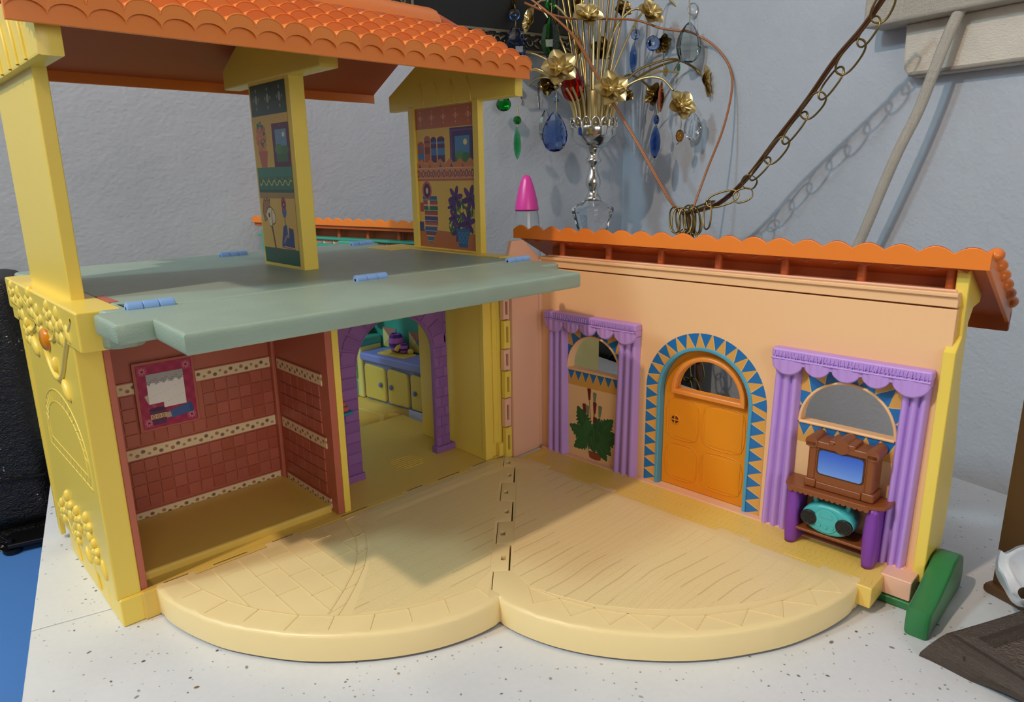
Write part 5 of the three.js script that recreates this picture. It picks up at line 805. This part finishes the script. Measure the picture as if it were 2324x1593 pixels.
  hang(beadG, 1174, 273, 19, 19, -0.03, cGreen, 1, 0, 'bead'); hang(beadG, 1263, 222, 16, 20, -0.04, cBlue, 1, 0, 'bead'); hang(beadG, 1442, 78, 22, 24, 0.03, cPaleBlue, 0.6, 0, 'bead'); hang(beadG, 1482, 98, 32, 34, -0.02, cPaleBlue, 0.5, 0, 'bead'); hang(beadG, 1572, 21, 23, 27, -0.04, cClear, 0.7, 0, 'bead'); hang(beadG, 1168, 34, 26, 28, -0.02, cPaleBlue, 0.7, 0, 'bead');
  hang(beadG, 1543, 308, 19, 27, -0.05, cAmber, 0.8, 0, 'bead'); hang(beadG, 1652, 203, 18, 20, 0.04, cPaleBlue, 0.8, 0, 'bead'); hang(beadG, 1490, 272, 13, 22, 0.0, cDeep, 0.8, 0, 'bead'); hang(beadG, 1249, 8, 24, 32, -0.08, cGreen, 0.7, 0, 'bead');
  hang(dropG, 1143, 234, 34, 36, 0.0, cGreen, 0.6); hang(dropG, 1548, 152, 24, 30, 0.04, cGreen, 0.6); hang(dropG, 1312, 100, 20, 44, -0.02, cAmber, 0.6); hang(thinG, 1572, 190, 16, 62, 0.02, cClear, 0.5); hang(beadG, 1580, 222, 16, 18, 0.02, cClear, 0.8, 0, 'bead');
  const hooks = []; for (const [a, b, c, d, e] of [[1174, 240, 1174, 290, -0.03], [1262, 195, 1262, 262, -0.055], [1442, 60, 1440, 100, 0.035], [1563, -10, 1565, 60, -0.05], [1545, 268, 1543, 300, -0.05], [1640, 165, 1650, 235, 0.03], [1490, 235, 1490, 290, 0], [1505, 115, 1503, 190, 0.02], [1168, 10, 1170, 65, -0.02], [1250, -5, 1250, 45, -0.085], [1543, 318, 1535, 328, -0.05]]) hooks.push(tube([at(a, b, D + e), at((a + c) / 2 + 2, (b + d) / 2, D + e), at(c, d, D + e)], 1 * k, 6, 5));
  hooks.forEach(h => part('wire_hook', h, brass, o));
}
// ---- brown twin cord looping through the lamp, and its brass chain
{
  const o = thing('lamp_cord', 'thin brown electric cord looping through the crystal lamp and along the chain', 'cord', at(1560, 480, 1.55).toArray());
  const path1 = [[1180, -20, 1.6], [1240, 25, 1.58], [1300, 80, 1.58], [1360, 180, 1.6], [1402, 250, 1.6], [1450, 330, 1.58], [1500, 420, 1.56], [1530, 468, 1.55], [1545, 484, 1.55]];
  const path2 = [[1190, 6, 1.58], [1270, 38, 1.6], [1365, 43, 1.66], [1445, 46, 1.66], [1500, 64, 1.64], [1560, 74, 1.62], [1610, 95, 1.6], [1650, 140, 1.58], [1662, 185, 1.57], [1645, 280, 1.56], [1605, 385, 1.55], [1572, 476, 1.55]];
  const path3 = [[1545, 484, 1.55], [1575, 480, 1.545], [1630, 462, 1.5], [1690, 410, 1.44], [1760, 320, 1.36], [1830, 230, 1.28], [1900, 130, 1.2], [1960, 60, 1.15], [2020, -25, 1.1]];
  const path4 = [[1560, 484, 1.55], [1572, 560, 1.56], [1582, 700, 1.56], [1586, 850, 1.57], [1590, 980, 1.58]];
  for (const [p, r, off] of [[path1, 0.0024, 3], [path1, 0.0024, -3], [path2, 0.0026, 0], [path3, 0.0026, 3], [path3, 0.0026, -3], [path4, 0.006, 0]]) part('cord_strand', tube(p.map(q => at(q[0] + off * 0.8, q[1] + off * 0.5, q[2])), r, 60, 7), p === path3 || p === path4 ? cordBrown : copper, o);
}
{
  const o = thing('brass_chain', 'aged brass chain of oval links hanging slack in front of the grey wall', 'chain', at(1800, 280, 1.3).toArray());
  const linkG = (L, Wd, r) => { const p = []; for (let i = 0; i < 20; i++) { const a = i * PI / 10; p.push(V(Math.sign(Math.cos(a)) * Math.abs(Math.cos(a)) ** 0.8 * L / 2, Math.sign(Math.sin(a)) * Math.abs(Math.sin(a)) ** 0.8 * Wd / 2, 0)); } return new THREE.TubeGeometry(new THREE.CatmullRomCurve3(p, true), 40, r, 7, true); };
  const G = linkG(0.063, 0.029, 0.0019);
  const link = (a, b, d0, d1, flatTurn, len) => { // between two picture points
    const A = at(...a, d0), B = at(...b, d1), m = fin(new THREE.Mesh(G, brass)), dir = B.clone().sub(A), L = dir.length();
    m.name = 'chain_link'; m.position.copy(A).add(B).multiplyScalar(0.5).sub(o.position);
    const x = dir.normalize(), z0 = fwd.clone().multiplyScalar(-1); const y = z0.clone().cross(x).normalize(), z = x.clone().cross(y);
    m.quaternion.setFromRotationMatrix(new THREE.Matrix4().makeBasis(x, y, z)); m.rotateX(flatTurn); m.scale.set(L / 0.063, 1, 1); o.add(m);
  };
  const pts = [[2018, -12, 1.10], [1990, 45, 1.13], [1953, 98, 1.165], [1908, 160, 1.21], [1865, 217, 1.25], [1826, 262, 1.29], [1782, 318, 1.335], [1744, 364, 1.375], [1707, 402, 1.41], [1694, 424, 1.43]];
  for (let i = 0; i < pts.length - 1; i++) { const [a, b, c] = pts[i], [d, e, f] = pts[i + 1], ex = 0.12; link([a + (a - d) * ex, b + (b - e) * ex], [d + (d - a) * ex, e + (e - b) * ex], c, f, i % 2 ? 1.05 : 0.25, 0); }
  link([1708, 436], [1664, 450], 1.43, 1.45, 0.3, 0); link([1676, 440], [1604, 462], 1.45, 1.48, 0.2, 0); link([1620, 458], [1560, 480], 1.48, 1.54, 1.2, 0); link([1607, 455], [1604, 520], 1.475, 1.475, 1.3, 0);
  for (const [x, t, dd, l] of [[1530, 0.9, 1.55, 0], [1538, 0.4, 1.54, 3], [1546, 0.7, 1.56, -2], [1553, 0.2, 1.53, 4], [1561, 0.9, 1.55, 0], [1568, 1.2, 1.56, 2], [1574, 0.6, 1.54, -4], [1578, 1.3, 1.55, 0]]) link([x + l, 466 + (x % 7)], [x - l + 4, 528 + (x % 5)], dd, dd, t, 0);
  for (let i = 0; i < 9; i++) { const y = 520 + i * 42; link([1553 + (i % 2) * 4, y], [1556 + (i % 2) * 3, y + 52], 1.55, 1.55, i % 2 ? 1.2 : 0.3, 0); link([1572 + (i % 2) * 5, y], [1576 + i * 1.5, y + 52], 1.555, 1.555, i % 2 ? 0.4 : 1.3, 0); }
}
{
  const o = thing('white_cable', 'thick off-white painted cable sloping down in front of the window sill', 'cable', at(2050, 310, 1.15).toArray());
  part('cable', tube([at(2205, -30, 1.10), at(2180, 20, 1.12), at(2150, 85, 1.135), at(2122, 155, 1.15), at(2085, 250, 1.18), at(2040, 340, 1.21), at(2003, 425, 1.245), at(1972, 500, 1.28), at(1945, 560, 1.31), at(1890, 650, 1.36), at(1800, 760, 1.42), at(1755, 900, 1.46)], 0.0092, 80, 12), matte('cableWhite', 0xd6d0c6, 0.55, { bumpMap: rep(wallBump, 2, 8), bumpScale: 0.0006, map: rep(dustTone, 1, 6) }), o);
}
// ---- things behind the wing: bottle, carved black stand, pale board
{
  const D = 1.56, k = D / 1580, b = at(1197, 640, D), yO = py => at(1197, py, D).y;
  const o = thing('glue_bottle', 'clear bottle with a tall pink cone-shaped cap behind the orange roof edge', 'bottle', [b.x, yO(640), b.z]);
  const L = (p, n = 36) => lathe(p.map(([py, r]) => [r * k, yO(py)]), n).translate(b.x, 0, b.z);
  part('cap', L([[476, 0], [476, 26], [472, 26.5], [450, 23], [425, 17], [408, 11.5], [402, 9], [398, 5], [397, 0]]), plast('capPink', 0xd83aa0, 0.3), o);
  part('bottle_body', L([[640, 0], [640, 32], [560, 31], [500, 28], [477, 25], [477, 23], [500, 26], [560, 29], [637, 30], [637, 0]]), new THREE.MeshPhysicalMaterial({ color: 0xf4f7fa, roughness: 0.12, transmission: 0.92, thickness: 0.002, ior: 1.45 }), o);
}
{
  const o = thing('carved_stand', 'black carved stand with scrolls, seen through the left arched window', 'stand', roomP(0.09, -0.75, -0.1).toArray());
  const cm = matte('carved', 0x23221f, 0.3, { metalness: 0.3 });
  const top = at(1346, 640, 1.68).y;
  part('body', rbox(0.012, 0.2, -0.75, top - 0.02, -0.34, 0.045, 0.006), cm, o);
  part('top', rbox(0.008, 0.21, top - 0.02, top - 0.001, -0.36, 0.05, 0.006), cm, o);
  const orn = [], X = 0.0115;
  const sc = (z, y, s, a0, dir, r) => { const p = []; for (let i = 0; i <= 14; i++) { const t = i / 14, q = s * (1 - 0.75 * t), a = a0 + dir * t * 5; p.push([X, y + q * Math.sin(a), z + q * Math.cos(a)]); } orn.push(tube(p, r, 36, 7)); };
  for (const [z, y, s, a, d] of [[-0.02, -0.055, 0.05, 0.4, 1], [-0.06, 0.02, 0.04, 3.4, -1], [0.03, -0.02, 0.035, 2, 1], [-0.12, -0.04, 0.05, 0, -1], [-0.09, 0.07, 0.045, 1, 1], [0.05, 0.05, 0.05, 4, -1], [-0.2, 0.0, 0.06, 2, 1]]) { sc(z, y, s, a, d, 0.004); sc(z, y, s * 0.72, a + 0.2, d, 0.0025); }
  part('scroll_carving', room(merge(orn)), cm, o);
}
{
  const o = thing('pine_board', 'pale yellow wooden board with a small hole, seen through the left arched window', 'board', at(1310, 880, 1.42).toArray());
  const P = at(1357, 810, 1.42), s = rectS(-0.1, TY, 0, 0.2); s.holes.push((() => { const h = new THREE.Path(); h.absarc(-0.058, 0.012, 0.003, 0, 2 * PI, true); return h; })());
  part('board', ext(s, 0.012, 0.001).rotateY(-43 * deg).translate(P.x, 0, P.z), matte('pine', 0xe6d893, 0.6, { map: rep(dustTone, 4, 4) }), o);
}
// ---- left of the table: black vinyl case above a blue chest
{
  const o = thing('blue_chest', 'blue chest lid standing below the left edge of the table', 'chest', roomP(-1.4, -0.75, 0.2).toArray());
  const bm = plast('chestBlue', 0x4f86cf, 0.5);
  part('lid', rbox(-1.75, -1.12, -0.235, -0.2, -0.12, 0.52, 0.008), bm, o);
  part('chest_body', rbox(-1.73, -1.135, -0.75, -0.235, -0.105, 0.505, 0.006), bm, o);
}
{
  const o = thing('black_case', 'black scuffed vinyl case standing on the floor left of the dollhouse', 'case', roomP(-1.4, -0.75, -0.2).toArray());
  const tone = (() => { const a = valueNoise(512, 26, 71), b = valueNoise(512, 6, 72), c = valueNoise(512, 3, 73), d = valueNoise(512, 90, 74); return noiseTex(512, (x, y) => { const chip = b(x, y) * 0.6 + c(x, y) * 0.4 > 0.78 && d(x, y) > 0.62 ? 1 : 0; const v = 10 + 14 * a(x, y); return chip ? [190, 190, 188] : [v, v + 1, v + 4]; }, true); })();
  const vm = matte('vinyl', 0xffffff, 0.42, { map: rep(tone, 1.5, 1.5), bumpMap: rep(wallBump, 3, 3), bumpScale: 0.002 });
  part('case_body', rbox(-1.75, -1.112, -0.18, 0.245, -0.33, -0.135, 0.03), vm, o);
  part('piping', room(tube([[-1.74, -0.072, -0.134], [-1.5, -0.078, -0.131], [-1.3, -0.082, -0.131], [-1.125, -0.088, -0.134]], 0.0025, 20, 6)), vm, o);
  part('case_base', rbox(-1.73, -1.13, -0.75, -0.18, -0.32, -0.15, 0.01), vm, o);
  part('metal_foot', [room(new THREE.CylinderGeometry(0.014, 0.014, 0.006, 18).translate(-1.185, -0.194, -0.10)), room(new THREE.CylinderGeometry(0.004, 0.004, 0.02, 12).translate(-1.185, -0.185, -0.10)), rbox(-1.19, -1.125, -0.19, -0.182, -0.14, -0.09, 0.002)], matte('footMetal', 0x2a2a2e, 0.35, { metalness: 0.8 }), o);
}
// ---- right foreground: cast-iron base with a broken glass shade, wooden post
{
  const c0 = V(-0.003, 0, 0.557), e1 = V(0.92, 0, 0.392), e2 = V(-0.392, 0, 0.92), S = 0.16;
  const o = thing('iron_base', 'brown cast-iron lamp base with flared corners in the right foreground', 'base', [c0.x + 0.05, TY, c0.z + 0.1]);
  const iron = matte('iron', 0x6c6058, 0.55, { metalness: 0.35, bumpMap: rep(wallBump, 3, 3), bumpScale: 0.004, map: rep(dustTone, 3, 3) });
  const prof = [[0.013, -0.030, 1], [0.0125, -0.026, 1], [0.009, -0.018, 0.8], [0.004, -0.008, 0.35], [0.0, -0.0015, 0.1], [-0.003, 0.0, 0.05], [-0.016, 0.0, 0], [-0.019, -0.002, 0], [-0.024, -0.0075, 0], [-0.08, -0.0078, 0]];
  const ring = (t) => { const s = Math.floor(t * 4) % 4, u = t * 4 - Math.floor(t * 4); return [s, u]; };
  const g = grid(96, prof.length - 1, (u, v) => {
    const i = Math.round(v * (prof.length - 1)), [out, y, bow] = prof[i], [s, q] = ring(u % 1);
    const a = -out, b = S + out, sag = bow * 0.017 * Math.sin(PI * q) ** 0.8, lift = i < 2 ? 0.010 * Math.sin(PI * Math.min(1, Math.max(0, (q - 0.2) / 0.6))) : 0;
    const P = s === 0 ? [a + (b - a) * q, a + sag] : s === 1 ? [b - sag, a + (b - a) * q] : s === 2 ? [b - (b - a) * q, b - sag] : [a + sag, b - (b - a) * q];
    return [c0.x + e1.x * P[0] + e2.x * P[1], y + lift, c0.z + e1.z * P[0] + e2.z * P[1]];
  });
  part('base_shell', g, iron, o);
  const stud = []; for (let i = 0; i < 9; i++) for (const [px, pz] of [[-0.0035, 0.02 + i * 0.036]]) stud.push(new THREE.SphereGeometry(1, 8, 6).scale(0.003, 0.004, 0.0022).translate(c0.x + e1.x * px * 0.98 + e2.x * pz * 0.45, -0.0135, c0.z + e1.z * px + e2.z * pz));
  part('cast_ornament', stud, iron, o);
  part('iron_column', lathe([[0.02, -0.008], [0.017, 0.0], [0.013, 0.02], [0.012, 0.06], [0.014, 0.1], [0.012, 0.16], [0, 0.17]], 24).translate(0.128, 0, 0.645), iron, o);
}
{
  const P = at(2318, 1440, 0.665), o = thing('glass_shard', 'pale translucent broken glass cup lying on the cast-iron base', 'cup', [P.x, -0.0075, P.z]);
  const g = grid(40, 10, (u, v) => { const a = u * 2 * PI, jag = 0.006 * Math.sin(a * 3 + 1) + 0.004 * Math.sin(a * 7), r = 0.011 + 0.022 * Math.sin(v * PI * 0.5) ** 0.8, y = v * (0.036 + jag); return [r * Math.cos(a), y, r * Math.sin(a)]; });
  const g2 = grid(40, 10, (u, v) => { const a = u * 2 * PI, jag = 0.006 * Math.sin(a * 3 + 1) + 0.004 * Math.sin(a * 7), r = 0.009 + 0.022 * Math.sin(v * PI * 0.5) ** 0.8, y = 0.003 + v * (0.033 + jag); return [r * Math.cos(a), y, r * Math.sin(a)]; }, true);
  part('cup_wall', merge([g, g2]).rotateZ(0.35).rotateX(0.15).translate(P.x + 0.002, -0.003, P.z), new THREE.MeshPhysicalMaterial({ color: 0xdfe6f0, roughness: 0.3, transmission: 0.45, thickness: 0.003, ior: 1.45 }), o);
}
{
  const o = thing('wooden_post', 'dark brown wooden post standing on the table behind the cast-iron base', 'post', [0.19, TY, 0.57]);
  const wood = matte('darkWood', 0x5a3d20, 0.5, { map: rep(dustTone, 4, 4) });
  const g = ext(rectS(0, -0.05, 0.06, 0), 0.36, 0.002).rotateX(-PI / 2).rotateY(-22 * deg).translate(0.1465, TY + 0.008, 0.559);
  part('shaft', g, wood, o);
  part('plinth', ext(rectS(-0.005, -0.055, 0.065, 0.005), 0.012, 0.004).rotateX(-PI / 2).rotateY(-22 * deg).translate(0.1465, TY, 0.559), wood, o);
}

renderer.render(scene, camera);
